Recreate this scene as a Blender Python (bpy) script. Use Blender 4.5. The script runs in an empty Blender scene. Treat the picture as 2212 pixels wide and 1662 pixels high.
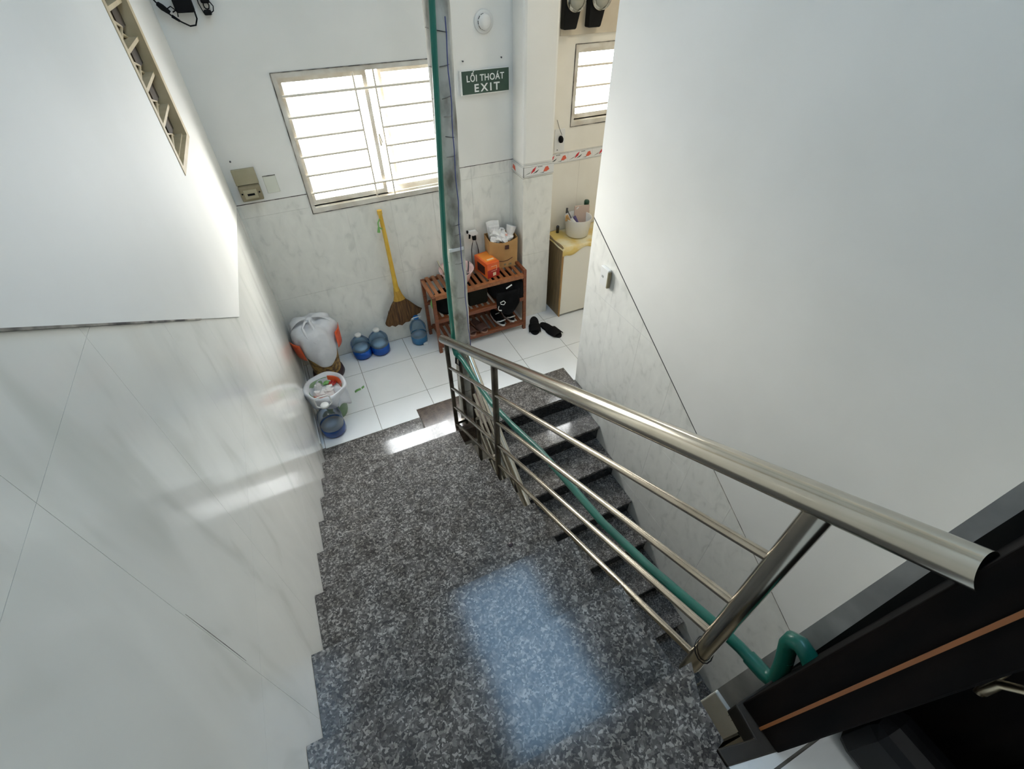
import bpy, bmesh, math, random
from mathutils import Vector, Matrix
random.seed(4)
R = math.radians
sc = bpy.context.scene
COL = sc.collection

# ------------------------------------------------------------------ camera
cam_d = bpy.data.cameras.new('camera'); cam = bpy.data.objects.new('camera', cam_d); COL.objects.link(cam)
cam_d.sensor_width = 36.0; cam_d.sensor_fit = 'HORIZONTAL'; cam_d.lens = 1009.06/2212*36
cam_d.clip_start = 0.02; cam_d.clip_end = 60
_p, _y, _r = 0.7658625, 0.4339416, -0.0098176
_fw = Vector((math.sin(_y)*math.cos(_p), math.cos(_y)*math.cos(_p), -math.sin(_p)))
_rt = Vector((math.cos(_y), -math.sin(_y), 0)); _up = _rt.cross(_fw)
_c, _s = math.cos(_r), math.sin(_r)
_rt, _up = _rt*_c + _up*_s, -_rt*_s + _up*_c
M3 = Matrix((_rt, _up, -_fw)).transposed()
cam.matrix_world = Matrix.Translation((0, 0, 2.45101)) @ M3.to_4x4()
sc.camera = cam

# ------------------------------------------------------------------ world, light, exposure
sc.view_settings.view_transform = 'Standard'
sc.view_settings.look = 'None'
sc.view_settings.gamma = 1.0
sc.view_settings.use_curve_mapping = False
sc.view_settings.exposure = 0.32
w = bpy.data.worlds.new('overcast_sky'); sc.world = w; w.use_nodes = True
wn = w.node_tree.nodes; wl = w.node_tree.links
bg = wn['Background']
tc = wn.new('ShaderNodeTexCoord'); sx = wn.new('ShaderNodeSeparateXYZ'); rp = wn.new('ShaderNodeValToRGB')
wl.new(tc.outputs['Generated'], sx.inputs[0]); wl.new(sx.outputs['Z'], rp.inputs[0]); wl.new(rp.outputs[0], bg.inputs[0])
mr = wn.new('ShaderNodeMapRange'); mr.inputs['From Min'].default_value = -1; mr.inputs['From Max'].default_value = 1
wl.new(sx.outputs['Z'], mr.inputs['Value']); wl.new(mr.outputs[0], rp.inputs[0])
rp.color_ramp.elements[0].position = 0.46; rp.color_ramp.elements[0].color = (.42, .41, .40, 1)
rp.color_ramp.elements[1].position = 0.53; rp.color_ramp.elements[1].color = (1, .965, .90, 1)
_e = rp.color_ramp.elements.new(1.0); _e.color = (.93, .96, 1.0, 1)
bg.inputs[1].default_value = 30.0

def area(name, loc, rot, sx_, sy_, power, color, portal=False):
    l = bpy.data.lights.new(name, 'AREA'); l.shape = 'RECTANGLE'; l.size = sx_; l.size_y = sy_
    l.energy = power; l.color = color
    if portal: l.cycles.is_portal = True
    o = bpy.data.objects.new(name, l); COL.objects.link(o); o.location = loc; o.rotation_euler = rot
    return o
area('window_portal', (0.575, 3.40, 1.545), (R(-90), 0, 0), 0.98, 0.80, 1, (1, 1, 1), True)
area('kitchen_portal', (2.42, 3.40, 1.69), (R(-90), 0, 0), 0.90, 0.52, 1, (1, 1, 1), True)
area('skylight_portal', (0.70, 1.27, 4.62), (0, 0, 0), 0.82, 1.58, 1, (1, 1, 1), True)

# ------------------------------------------------------------------ materials
def mat(name, col=(.8,.8,.8), rough=.5, metal=0.0, spec=.5, **kw):
    m = bpy.data.materials.new(name); m.use_nodes = True
    b = m.node_tree.nodes['Principled BSDF']
    b.inputs['Base Color'].default_value = (*col, 1); b.inputs['Roughness'].default_value = rough
    b.inputs['Metallic'].default_value = metal; b.inputs['Specular IOR Level'].default_value = spec
    for k, v in kw.items(): b.inputs[k.replace('_', ' ')].default_value = v
    return m
def noisy(name, c1, c2, scale=8, rough=.5, detail=4, lo=.35, hi=.65, bump=0.0, metal=0, spec=.5, stretch=(1,1,1), rough2=None, **kw):
    m = mat(name, c1, rough, metal, spec, **kw); nt = m.node_tree; N = nt.nodes; L = nt.links; b = N['Principled BSDF']
    t = N.new('ShaderNodeTexCoord'); mp = N.new('ShaderNodeMapping'); mp.inputs['Scale'].default_value = stretch
    L.new(t.outputs['Object'], mp.inputs[0])
    n = N.new('ShaderNodeTexNoise'); n.inputs['Scale'].default_value = scale; n.inputs['Detail'].default_value = detail
    L.new(mp.outputs[0], n.inputs['Vector'])
    r = N.new('ShaderNodeValToRGB'); r.color_ramp.elements[0].position = lo; r.color_ramp.elements[1].position = hi
    r.color_ramp.elements[0].color = (*c1, 1); r.color_ramp.elements[1].color = (*c2, 1)
    L.new(n.outputs['Fac'], r.inputs[0]); L.new(r.outputs[0], b.inputs['Base Color'])
    if bump:
        bp = N.new('ShaderNodeBump'); bp.inputs['Strength'].default_value = bump; bp.inputs['Distance'].default_value = .01
        L.new(n.outputs['Fac'], bp.inputs['Height']); L.new(bp.outputs[0], b.inputs['Normal'])
    return m

M = {}
M['paint'] = noisy('wall_paint', (.79,.785,.745), (.86,.855,.82), 2.2, rough=.55, lo=.3, hi=.7)
M['paint_gloss'] = noisy('satin_wall_paint', (.765,.76,.725), (.82,.815,.785), 2.0, rough=.6, lo=.3, hi=.7, spec=.3)
M['paint_kitchen'] = noisy('cream_kitchen_tile', (.80,.765,.68), (.86,.83,.75), 3, rough=.3)

def marble_mat(name, base, stain, scale, stretch, rough):
    m = mat(name, base, rough); nt = m.node_tree; N = nt.nodes; L = nt.links; b = N['Principled BSDF']
    t = N.new('ShaderNodeTexCoord'); mp = N.new('ShaderNodeMapping'); mp.inputs['Scale'].default_value = stretch
    mp.inputs['Rotation'].default_value = (R(35), R(20), 0)
    L.new(t.outputs['Object'], mp.inputs[0])
    n = N.new('ShaderNodeTexNoise'); n.inputs['Scale'].default_value = scale; n.inputs['Detail'].default_value = 3; n.inputs['Distortion'].default_value = .6
    L.new(mp.outputs[0], n.inputs['Vector'])
    r = N.new('ShaderNodeValToRGB'); e = r.color_ramp.elements
    e[0].position = .30; e[0].color = (*stain, 1); e[1].position = .43; e[1].color = (*base, 1)
    e2 = e.new(.72); e2.color = (*[min(1, c*1.07) for c in base], 1)
    L.new(n.outputs['Fac'], r.inputs[0]); L.new(r.outputs[0], b.inputs['Base Color'])
    return m
M['wall_tile'] = marble_mat('pale_marble_wall_tile', (.80,.795,.745), (.70,.70,.655), 17, (1, 1, .55), .14)
M['left_tile'] = marble_mat('pale_glossy_wall_tile', (.82,.815,.765), (.71,.71,.655), 5, (1, 1.4, .5), .12)
M['right_tile'] = marble_mat('pale_satin_wall_tile', (.78,.775,.73), (.68,.68,.635), 18, (1, 1, .55), .3)
M['floor_tile'] = noisy('white_floor_tile', (.84,.86,.87), (.88,.90,.91), 3, rough=.12)
M['grout'] = noisy('dirty_grout', (.10,.095,.085), (.32,.31,.28), 6, rough=.9, lo=.4, hi=.7)
M['wgrout'] = mat('pale_grout', (.75,.75,.70), .8)
M['seam'] = noisy('dark_seam_grout', (.06,.055,.05), (.38,.35,.30), 14, rough=.9, lo=.42, hi=.66)

def granite_mat(name, cols, rough, scale=185):
    m = mat(name, cols[0], rough); nt = m.node_tree; N = nt.nodes; L = nt.links; b = N['Principled BSDF']
    t = N.new('ShaderNodeTexCoord')
    v = N.new('ShaderNodeTexVoronoi'); v.inputs['Scale'].default_value = scale; v.inputs['Randomness'].default_value = 1
    nz = N.new('ShaderNodeTexNoise'); nz.inputs['Scale'].default_value = 60; nz.inputs['Detail'].default_value = 3
    mixv = N.new('ShaderNodeMixRGB'); mixv.blend_type = 'ADD'; mixv.inputs[0].default_value = .025
    L.new(t.outputs['Object'], mixv.inputs[1]); L.new(t.outputs['Object'], nz.inputs['Vector']); L.new(nz.outputs['Color'], mixv.inputs[2])
    L.new(mixv.outputs[0], v.inputs['Vector'])
    sp = N.new('ShaderNodeSeparateColor'); L.new(v.outputs['Color'], sp.inputs[0])
    r = N.new('ShaderNodeValToRGB'); r.color_ramp.interpolation = 'LINEAR'; e = r.color_ramp.elements
    pos = [0, .3, .56, .76, .91]
    e[0].position = 0; e[0].color = (*cols[0], 1); e[1].position = pos[1]; e[1].color = (*cols[1], 1)
    for i in (2, 3, 4):
        x = e.new(pos[i]); x.color = (*cols[i], 1)
    L.new(sp.outputs[0], r.inputs[0])
    # big clouds
    n2 = N.new('ShaderNodeTexNoise'); n2.inputs['Scale'].default_value = 22; n2.inputs['Detail'].default_value = 5
    L.new(t.outputs['Object'], n2.inputs['Vector'])
    r2 = N.new('ShaderNodeValToRGB'); r2.color_ramp.elements[0].position = .35; r2.color_ramp.elements[0].color = (.62,.60,.58,1)
    r2.color_ramp.elements[1].position = .62; r2.color_ramp.elements[1].color = (1.15,1.15,1.15,1)
    L.new(n2.outputs['Fac'], r2.inputs[0])
    mx = N.new('ShaderNodeMixRGB'); mx.blend_type = 'MULTIPLY'; mx.inputs[0].default_value = 1
    L.new(r.outputs[0], mx.inputs[1]); L.new(r2.outputs[0], mx.inputs[2]); L.new(mx.outputs[0], b.inputs['Base Color'])
    return m
M['granite'] = granite_mat('speckled_grey_granite', [(.045,.042,.041),(.080,.074,.071),(.122,.113,.107),(.188,.175,.165),(.33,.31,.288)], .13)
M['granite_brown'] = granite_mat('brown_polished_granite', [(.07,.05,.042),(.085,.062,.05),(.10,.072,.058),(.115,.085,.07),(.13,.10,.08)], .15, 220)
M['granite_shaded'] = granite_mat('shaded_granite_riser', [(.008,.008,.009),(.012,.012,.014),(.018,.018,.020),(.03,.03,.032),(.05,.05,.05)], .25)  # shadow on the risers put into the granite colour
M['stair_plaster'] = noisy('grimy_stair_plaster', (.34,.30,.23), (.47,.43,.34), 12, rough=.7)
M['steel'] = noisy('brushed_stainless_steel', (.52,.48,.40), (.62,.58,.50), 6, rough=.2, metal=1.0)
M['steel_bar'] = noisy('dull_steel_bar', (.36,.32,.26), (.48,.43,.36), 9, rough=.22, metal=1.0)
M['steel_post'] = noisy('stained_steel_post', (.10,.09,.075), (.22,.20,.165), 9, rough=.28, metal=1.0)
M['green'] = noisy('green_pvc_pipe', (.006,.115,.085), (.012,.16,.115), 5, rough=.3)
M['green_tape'] = mat('green_tape', (.02,.22,.09), .5)
M['concrete'] = noisy('grimy_wrapped_column', (.17,.16,.13), (.54,.53,.48), 12, rough=.8, bump=.5, lo=.28, hi=.52, stretch=(1,1,.5))
M['dark_seam'] = mat('dark_seam_line', (.05,.05,.05), .9)
M['string'] = mat('blue_string', (.06,.08,.25), .7)
M['frame_alu'] = noisy('dirty_white_aluminium', (.55,.50,.42), (.72,.70,.64), 9, rough=.4)
M['bar_white'] = mat('cream_painted_bar', (.72,.66,.56), .4)
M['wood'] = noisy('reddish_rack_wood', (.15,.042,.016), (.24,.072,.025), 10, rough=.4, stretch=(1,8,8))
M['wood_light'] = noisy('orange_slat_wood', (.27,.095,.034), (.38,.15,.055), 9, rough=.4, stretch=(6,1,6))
M['cab_side'] = noisy('brown_cabinet_laminate', (.17,.115,.055), (.26,.18,.085), 6, rough=.5, stretch=(8,8,1))
M['cab_door'] = mat('cream_cabinet_door', (.84,.81,.72), .35)
M['cloth_yellow'] = noisy('yellowed_cloth', (.76,.56,.18), (.82,.74,.50), 8, rough=.8, lo=.4, hi=.6)
M['white_plastic'] = mat('white_plastic', (.78,.78,.76), .35)
M['bag_white'] = noisy('white_plastic_bag', (.62,.63,.66), (.75,.76,.79), 9, rough=.35, bump=.25)
M['bag_orange'] = mat('orange_bag_print', (.75,.11,.03), .35)
M['bin_brown'] = noisy('brown_woven_bin', (.11,.055,.02), (.40,.24,.06), 38, rough=.6, bump=.6, detail=1)
M['bin_dark'] = mat('dark_bin_foot', (.03,.015,.02), .4)
M['bin_green'] = noisy('green_plastic_bin', (.13,.24,.12), (.20,.32,.17), 9, rough=.4)
M['black'] = mat('black_rubber', (.005,.005,.006), .75, spec=.2)
M['black_cloth'] = noisy('black_fabric', (.003,.003,.0035), (.008,.008,.009), 12, rough=.9, bump=.4, spec=.15)
M['black_gloss'] = mat('black_gloss', (.005,.005,.006), .45, spec=.2)
M['olive_cloth'] = mat('dark_olive_cloth', (.012,.012,.008), .9, spec=.15)
M['brown_slipper'] = mat('brown_slipper', (.09,.04,.03), .6)
M['slipper_sole'] = mat('tan_sole', (.30,.16,.11), .6)
M['bamboo'] = noisy('yellow_bamboo', (.62,.36,.03), (.75,.50,.08), 12, rough=.4, stretch=(3,3,1))
M['bristle'] = noisy('dark_broom_grass', (.045,.018,.006), (.16,.08,.025), 26, rough=.8, stretch=(4,4,.4))
M['bristle_top'] = noisy('yellow_broom_grass', (.42,.24,.03), (.55,.33,.06), 26, rough=.7, stretch=(4,4,.4))
M['leaf_green'] = mat('green_plastic', (.18,.42,.12), .4)
M['pink'] = mat('pink_plastic', (.72,.50,.48), .35)
M['metal_dark'] = mat('dark_metal', (.10,.10,.11), .3, 1)
M['orange_box'] = noisy('orange_carton', (.75,.10,.02), (.80,.18,.03), 5, rough=.4)
M['orange_light'] = mat('light_orange_print', (.90,.30,.04), .4)
M['red_dark'] = mat('dark_red_carton', (.42,.02,.015), .4)
M['cream_print'] = mat('cream_print', (.80,.62,.42), .5)
M['kraft'] = noisy('kraft_paper', (.48,.27,.10), (.56,.33,.13), 8, rough=.7)
M['print_dark'] = mat('dark_brown_print', (.05,.012,.008), .6)
M['tissue'] = noisy('crumpled_tissue', (.72,.70,.68), (.84,.84,.84), 10, rough=.7)
M['tissue_pink'] = mat('pink_stained_tissue', (.75,.42,.36), .7)
M['sign_green'] = noisy('dark_green_sign', (.018,.055,.036), (.03,.075,.05), 5, rough=.4)
M['white_letter'] = mat('white_lettering', (.82,.84,.82), .5)
M['blue_cap'] = mat('blue_cap', (.01,.16,.52), .35)
M['blue_liquid'] = mat('blue_liquid', (.008,.19,.78), .12)
M['blue_liquid_pale'] = mat('pale_blue_liquid', (.12,.42,.70), .12)
M['foam'] = mat('pale_foam_surface', (.50,.58,.66), .5)
M['tan_frame'] = noisy('tan_painted_frame', (.46,.37,.22), (.58,.48,.31), 9, rough=.6)
M['vent_shade'] = noisy('shaded_vent_inside', (.015,.010,.006), (.06,.04,.02), 9, rough=.8)  # shade inside the vent recess put into the colour
M['beige_plastic'] = noisy('aged_beige_plastic', (.34,.31,.20), (.42,.38,.26), 7, rough=.5)
M['beige_dark'] = noisy('aged_brown_plastic', (.20,.17,.10), (.28,.24,.15), 7, rough=.5)
M['switch_white'] = mat('cream_switch_plate', (.70,.71,.62), .4)
M['meter_dark'] = mat('meter_black', (.003,.0035,.004), .6, spec=.2)
M['meter_face'] = noisy('meter_face', (.42,.40,.32), (.50,.48,.40), 6, rough=.5)
M['board_cream'] = noisy('cream_wood_board', (.56,.49,.38), (.64,.58,.47), 5, rough=.5)
M['red_petal'] = mat('red_flower_print', (.62,.02,.03), .4)
M['orange_petal'] = mat('orange_flower_print', (.70,.12,.06), .4)
M['stem_print'] = mat('dark_stem_print', (.04,.05,.05), .4)
M['border_grey'] = mat('grey_border_line', (.42,.42,.40), .4)
M['border_white'] = mat('white_border_tile', (.78,.78,.76), .25)
M['dark_metal_frame'] = mat('black_metal_frame', (.006,.006,.006), .5, spec=.25)
M['groove_grey'] = mat('grey_groove_edge', (.05,.05,.05), .5)
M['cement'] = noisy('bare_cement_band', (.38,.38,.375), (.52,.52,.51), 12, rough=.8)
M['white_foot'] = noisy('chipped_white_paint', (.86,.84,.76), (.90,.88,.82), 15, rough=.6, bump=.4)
M['lit_wood'] = mat('lit_wood_edge', (.30,.11,.035), .5)  # light catching the wood edge painted as orange
M['door_wood'] = noisy('near_black_door_wood', (.004,.0035,.0035), (.009,.006,.005), 5, rough=.7, spec=.06, stretch=(6,6,1))
M['brass'] = mat('tarnished_lever_metal', (.55,.46,.32), .3, 1)
M['sill'] = noisy('dark_brown_sill', (.010,.008,.006), (.022,.017,.012), 12, rough=.6)
M['blue_sponge'] = mat('violet_utensil', (.10,.08,.22), .5)
M['pinkish_board'] = mat('pinkish_cutting_board', (.52,.40,.34), .5)
M['green_cap'] = mat('dark_green_cap', (.005,.05,.025), .35)
def clear_mat(name, tint, gloss=.12):
    m = bpy.data.materials.new(name); m.use_nodes = True; N = m.node_tree.nodes; L = m.node_tree.links
    N.remove(N['Principled BSDF']); out = N['Material Output']
    tr = N.new('ShaderNodeBsdfTransparent'); tr.inputs[0].default_value = (*tint, 1)
    gl = N.new('ShaderNodeBsdfGlossy'); gl.inputs['Roughness'].default_value = .08; gl.inputs[0].default_value = (1, 1, 1, 1)
    fr = N.new('ShaderNodeLayerWeight'); fr.inputs[0].default_value = gloss
    mx = N.new('ShaderNodeMixShader'); L.new(fr.outputs['Fresnel'], mx.inputs[0]); L.new(tr.outputs[0], mx.inputs[1]); L.new(gl.outputs[0], mx.inputs[2])
    L.new(mx.outputs[0], out.inputs[0]); return m
M['glass'] = clear_mat('window_glass', (.97,.98,.98))
M['clear'] = clear_mat('clear_bottle_plastic', (.93,.95,.97), .15)
M['sky_panel'] = clear_mat('blue_tinted_skylight_sheet', (.27,.345,.41), .05)
M['clear_grey'] = clear_mat('greyish_bottle_plastic', (.84,.87,.92), .35)
M['clear_blue'] = clear_mat('bluish_bottle_plastic', (.72,.84,.93), .25)

# ------------------------------------------------------------------ mesh helpers
class MB:
    def __init__(s): s.v = []; s.f = []; s.sm = []
    def add(s, vs, fs, smooth=False):
        o = len(s.v); s.v += [tuple(v) for v in vs]
        for f in fs: s.f.append(tuple(i+o for i in f)); s.sm.append(smooth)
        return s
    def box(s, a, b, mtx=None):
        (x0,y0,z0),(x1,y1,z1) = a, b
        vs = [Vector(p) for p in ((x0,y0,z0),(x1,y0,z0),(x1,y1,z0),(x0,y1,z0),(x0,y0,z1),(x1,y0,z1),(x1,y1,z1),(x0,y1,z1))]
        if mtx: vs = [mtx @ v for v in vs]
        return s.add(vs, [(0,3,2,1),(4,5,6,7),(0,1,5,4),(1,2,6,5),(2,3,7,6),(3,0,4,7)])
    def prism(s, poly, axis, lo, hi):
        """poly: 2D points in the plane of the other two axes (in xyz order), extruded along axis"""
        def p3(p, t):
            q = [p[0], p[1]]; q.insert(axis, t); return q
        n = len(poly); vs = [p3(p, lo) for p in poly] + [p3(p, hi) for p in poly]
        return s.add(vs, [tuple(range(n))[::-1], tuple(range(n, 2*n))] + [(i, (i+1) % n, n+(i+1) % n, n+i) for i in range(n)])
    def tube(s, pts, rad, n=12, caps=True, closed=False, mtx=None):
        pts = [Vector(p) for p in pts]; m = len(pts); rr = rad if isinstance(rad, (list, tuple)) else [rad]*m
        vs = []; prev = None
        for i, p in enumerate(pts):
            if closed: t = pts[(i+1) % m] - pts[i-1]
            else: t = (pts[min(i+1, m-1)] - pts[max(i-1, 0)])
            t.normalize()
            if prev is None:
                a = Vector((0,0,1)) if abs(t.z) < .9 else Vector((1,0,0)); u = t.cross(a).normalized()
            else:
                u = (prev - t*prev.dot(t)); u.normalize()
            prev = u; v = t.cross(u)
            for k in range(n):
                a = 2*math.pi*k/n; vs.append(p + (u*math.cos(a) + v*math.sin(a))*rr[i])
        if mtx: vs = [mtx @ q for q in vs]
        fs = []
        for i in range(m if closed else m-1):
            j = (i+1) % m
            for k in range(n): fs.append((i*n+k, i*n+(k+1) % n, j*n+(k+1) % n, j*n+k))
        s.add(vs, fs, True)
        if caps and not closed:
            s.add(vs[:n], [tuple(range(n))[::-1]]); s.add(vs[-n:], [tuple(range(n))])
        return s
    def lathe(s, prof, c=(0,0,0), n=24, mtx=None, wob=None):
        vs = []; m = len(prof)
        for i, (r, z) in enumerate(prof):
            for k in range(n):
                a = 2*math.pi*k/n; q = r*(1 + (wob(a, i) if wob else 0))
                vs.append(Vector((c[0]+q*math.cos(a), c[1]+q*math.sin(a), c[2]+z)))
        if mtx: vs = [mtx @ q for q in vs]
        fs = [(i*n+k, i*n+(k+1) % n, (i+1)*n+(k+1) % n, (i+1)*n+k) for i in range(m-1) for k in range(n)]
        s.add(vs, fs, True)
        if prof[0][0] > 1e-4: s.add(vs[:n], [tuple(range(n))[::-1]])
        if prof[-1][0] > 1e-4: s.add(vs[-n:], [tuple(range(n))])
        return s
    def grid(s, fn, nu, nv, smooth=True):
        vs = [fn(i/(nu-1), j/(nv-1)) for j in range(nv) for i in range(nu)]
        return s.add(vs, [(j*nu+i, j*nu+i+1, (j+1)*nu+i+1, (j+1)*nu+i) for j in range(nv-1) for i in range(nu-1)], smooth)
    def mesh(s, name, m):
        me = bpy.data.meshes.new(name); me.from_pydata([tuple(v) for v in s.v], [], s.f)
        me.polygons.foreach_set('use_smooth', s.sm); me.materials.append(M[m] if isinstance(m, str) else m); me.update(); return me
    def obj(s, name, m, parent=None, loc=(0,0,0), bevel=0, solid=0):
        o = bpy.data.objects.new(name, s.mesh(name, m)); COL.objects.link(o)
        if parent: o.parent = parent
        o.location = loc
        if bevel:
            b = o.modifiers.new('b', 'BEVEL'); b.width = bevel; b.segments = 2; b.limit_method = 'ANGLE'; b.angle_limit = R(40)
        if solid:
            b = o.modifiers.new('s', 'SOLIDIFY'); b.thickness = solid; b.offset = 0
        return o
def tag(o, label=None, cat=None, group=None, kind=None):
    if label: o['label'] = label
    if cat: o['category'] = cat
    if group: o['group'] = group
    if kind: o['kind'] = kind
    return o
def thing(name, loc, label, cat, group=None, rz=0):
    o = bpy.data.objects.new(name, None); COL.objects.link(o); o.location = loc; o.rotation_euler = (0,0,rz); o.empty_display_size = .1
    return tag(o, label, cat, group)
def copy_tree(o, parent=None):
    c = o.copy(); COL.objects.link(c); c.parent = parent
    for ch in list(o.children): copy_tree(ch, c)
    return c
def structure(name, mb, m, parent=None):
    o = mb.obj(name, m, parent)
    if not parent: o['kind'] = 'structure'
    return o
def clip(poly, a, b, c):
    """keep a*x+b*y<=c"""
    out = []
    for i in range(len(poly)):
        p, q = poly[i], poly[(i+1) % len(poly)]; dp = a*p[0]+b*p[1]-c; dq = a*q[0]+b*q[1]-c
        if dp <= 0: out.append(p)
        if dp*dq < 0:
            t = dp/(dp-dq); out.append((p[0]+(q[0]-p[0])*t, p[1]+(q[1]-p[1])*t))
    return out
def area2(poly): return abs(sum(poly[i][0]*poly[(i+1)%len(poly)][1]-poly[(i+1)%len(poly)][0]*poly[i][1] for i in range(len(poly))))/2
def tiles(parent, axis, lo, hi, u0, u1, v0, v1, uo, vo, du, dv, m, cons=(), gap=.0012, name='tile'):
    """separate slabs on a grid; cons are half planes a*u+b*v<=c"""
    i0 = math.floor((u0-uo)/du); i1 = math.ceil((u1-uo)/du); j0 = math.floor((v0-vo)/dv); j1 = math.ceil((v1-vo)/dv)
    n = 0
    for i in range(i0, i1):
        for j in range(j0, j1):
            a, b, c, d = max(uo+i*du+gap/2, u0), min(uo+(i+1)*du-gap/2, u1), max(vo+j*dv+gap/2, v0), min(vo+(j+1)*dv-gap/2, v1)
            if b-a < .006 or d-c < .006: continue
            poly = [(a, c), (b, c), (b, d), (a, d)]
            for cc in cons:
                poly = clip(poly, *cc)
                if len(poly) < 3: break
            if len(poly) < 3 or area2(poly) < 2e-4: continue
            MB().prism(poly, axis, lo, hi).obj(name, m, parent); n += 1
    return n

# ------------------------------------------------------------------ dimensions
XL, XR, YF = -.3284, 1.53, 3.227
RR, TT, Y1 = .15043, .24142, 2.2891
ZT = 4.5
YE = 2.153          # free end of the right wall
SL = RR/TT

# ------------------------------------------------------------------ floor (landing + kitchen)
fl = MB().prism([(XL, 2.05), (XR, 2.05), (XR, YE-.02), (1.6, YE-.02), (1.6, .4), (3.2, .4), (3.2, YF), (XL, YF)], 2, -.14, -.0015)
floor = structure('floor', fl, 'grout')
Tx, Ty = .0735, 2.9373
tiles(floor, 2, -.012, 0, XL+.024, 3.2, YE, YF-.004, Tx, Ty, .4, .4, 'floor_tile', [(-1, 0, -(XL+.024))], gap=.0035, name='floor_tile')
for o in [c for c in floor.children]:
    pass
# remove what the granite strips take: rebuild rows near the stair edge
for o in list(floor.children):
    ys = [v.co.y for v in o.data.vertices]
    if min(ys) < 2.30:
        xs = [v.co.x for v in o.data.vertices]
        x0, x1, y1 = min(xs), max(xs), max(ys)
        bpy.data.objects.remove(o)
        for (a, b, yb) in ((XL, .34, 2.293), (.34, .80, 2.375), (.80, 1.518, 2.312), (1.518, 3.2, YE)):
            c, d = max(a, x0), min(b, x1)
            if d-c > .004 and y1-yb > .004: MB().box((c, yb, -.012), (d, y1, 0)).obj('floor_tile', 'floor_tile', floor)
tiles(floor, 2, -.012, 0, 1.66, 3.2, .4, YE, Tx, Ty, .4, .4, 'floor_tile', gap=.0035, name='floor_tile')
for i in range(3):
    MB().box((XL+.001, 2.30+i*.4-.063*(i > 0), -.012), (XL+.0205, 2.30+(i+1)*.4-.066 if i < 2 else YF-.005, 0)).obj('edge_tile', 'floor_tile', floor)

# upper floor behind the photographer
uf = MB().box((XL, -1.5, 1.18), (.86, -.085, 1.352))
ufo = structure('floor_upper', uf, 'grout')
tiles(ufo, 2, 1.345, 1.354, XL, .86, -1.5, -.088, .33, -.088, .4, .4, 'floor_tile', gap=.0035, name='floor_tile')
MB().prism([(.407,-.0845),(.598,-.0845),(.598,-.072),(.46,-.047),(.407,-.040)], 2, 1.30, 1.3535).obj('floor_tile', 'floor_tile', ufo)
tag(MB().prism([(.405,-.018),(.405,-.047),(.458,-.059),(.604,-.092),(.628,-.03),(.628,.02),(.487,.02),(.480,-.036)], 2, 1.30, 1.357).obj('threshold', 'sill', bevel=.003), 'dark brown threshold strip at the foot of the dark door frame', 'threshold')

# ------------------------------------------------------------------ walls
def wall_with_hole(mb, axis, lo, hi, u0, u1, v0, v1, holes):
    """rectangular wall; holes sorted along u, each (a,b,c,d)"""
    cur = u0
    for (a, b, c, d) in sorted(holes):
        mb.prism([(cur, v0), (a, v0), (a, v1), (cur, v1)], axis, lo, hi)
        if c > v0: mb.prism([(a, v0), (b, v0), (b, c), (a, c)], axis, lo, hi)
        if d < v1: mb.prism([(a, d), (b, d), (b, v1), (a, v1)], axis, lo, hi)
        cur = b
    mb.prism([(cur, v0), (u1, v0), (u1, v1), (cur, v1)], axis, lo, hi)
    return mb
W1 = (.087, 1.063, 1.160, 1.927)     # big window x0,x1,z0,z1
W2 = (1.985, 2.85, 1.443, 1.931)    # kitchen window
V = (2.05, 2.55, 1.842, 3.30)        # vent y0,y1,z0,z1
WZ = 1.285

wf = structure('wall_far', wall_with_hole(MB(), 1, YF+.0022, YF+.13, XL-.15, 3.3, -.14, ZT, [W1, W2]), 'wgrout')
# plaster skin above the wainscot, on the hall side and kitchen side
structure('plaster', wall_with_hole(MB(), 1, YF-.0015, YF+.0022, XL, 1.54, WZ+.003, ZT, [(W1[0], W1[1], WZ+.003, W1[3])]), 'paint', wf)
structure('plaster', wall_with_hole(MB(), 1, YF-.0015, YF+.0022, 1.75, 3.2, 1.2725, ZT, [W2]), 'paint_kitchen', wf)
tiles(wf, 1, YF, YF+.0022, XL, W1[0], 0, WZ, XL+.02, .0, .30, .60, 'wall_tile')
tiles(wf, 1, YF, YF+.0022, W1[0], W1[1], 0, W1[2], XL+.02, .0, .30, .60, 'wall_tile')
tiles(wf, 1, YF, YF+.0022, W1[1], 1.55, 0, WZ, XL+.02, .0, .30, .60, 'wall_tile')
tiles(wf, 1, YF, YF+.0022, 1.72, 3.2, 0, 1.195, XL+.02, .0, .30, .60, 'paint_kitchen')
structure('seam', MB().box((XL, YF-.0012, WZ-.0025), (W1[0], YF+.004, WZ+.0025)), 'seam', wf)
structure('seam', MB().box((W1[1], YF-.0012, WZ-.0018), (1.52, YF+.004, WZ+.0018)), 'seam', wf)

# left wall, tiles under the sloping line
def zl(y): return 2.149-.632*(y-.601)
wlft = structure('wall_left', wall_with_hole(MB(), 0, XL-.16, XL-.0018, -1.5, YF+.13, -1.6, ZT, [V]), 'wgrout')
ysk = 1.782; zsk = zl(ysk)
tiles(wlft, 0, XL-.0018, XL, -1.5, ysk, -.1, 3.6, .44, .24, .30, .60, 'left_tile', [(.632, 1, 2.149+.632*.601)], gap=.0006)
zr = (1.405, 1.288)
ks = (zr[1]-zr[0])/(YF-ysk)
tiles(wlft, 0, XL-.0018, XL, ysk, YF, -.02, 1.5, .44, .24, .30, .60, 'left_tile', [(-ks, 1, zr[0]-ks*ysk)], gap=.0006)
pl = MB()
pl.prism([(-1.5, zl(-1.5)), (ysk, zsk), (ysk, ZT), (-1.5, ZT)], 0, XL-.0018, XL+.0035)
pl.prism([(ysk, zsk), (V[0], zr[0]+ks*(V[0]-ysk)), (V[0], ZT), (ysk, ZT)], 0, XL-.0018, XL+.0035)
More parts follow.
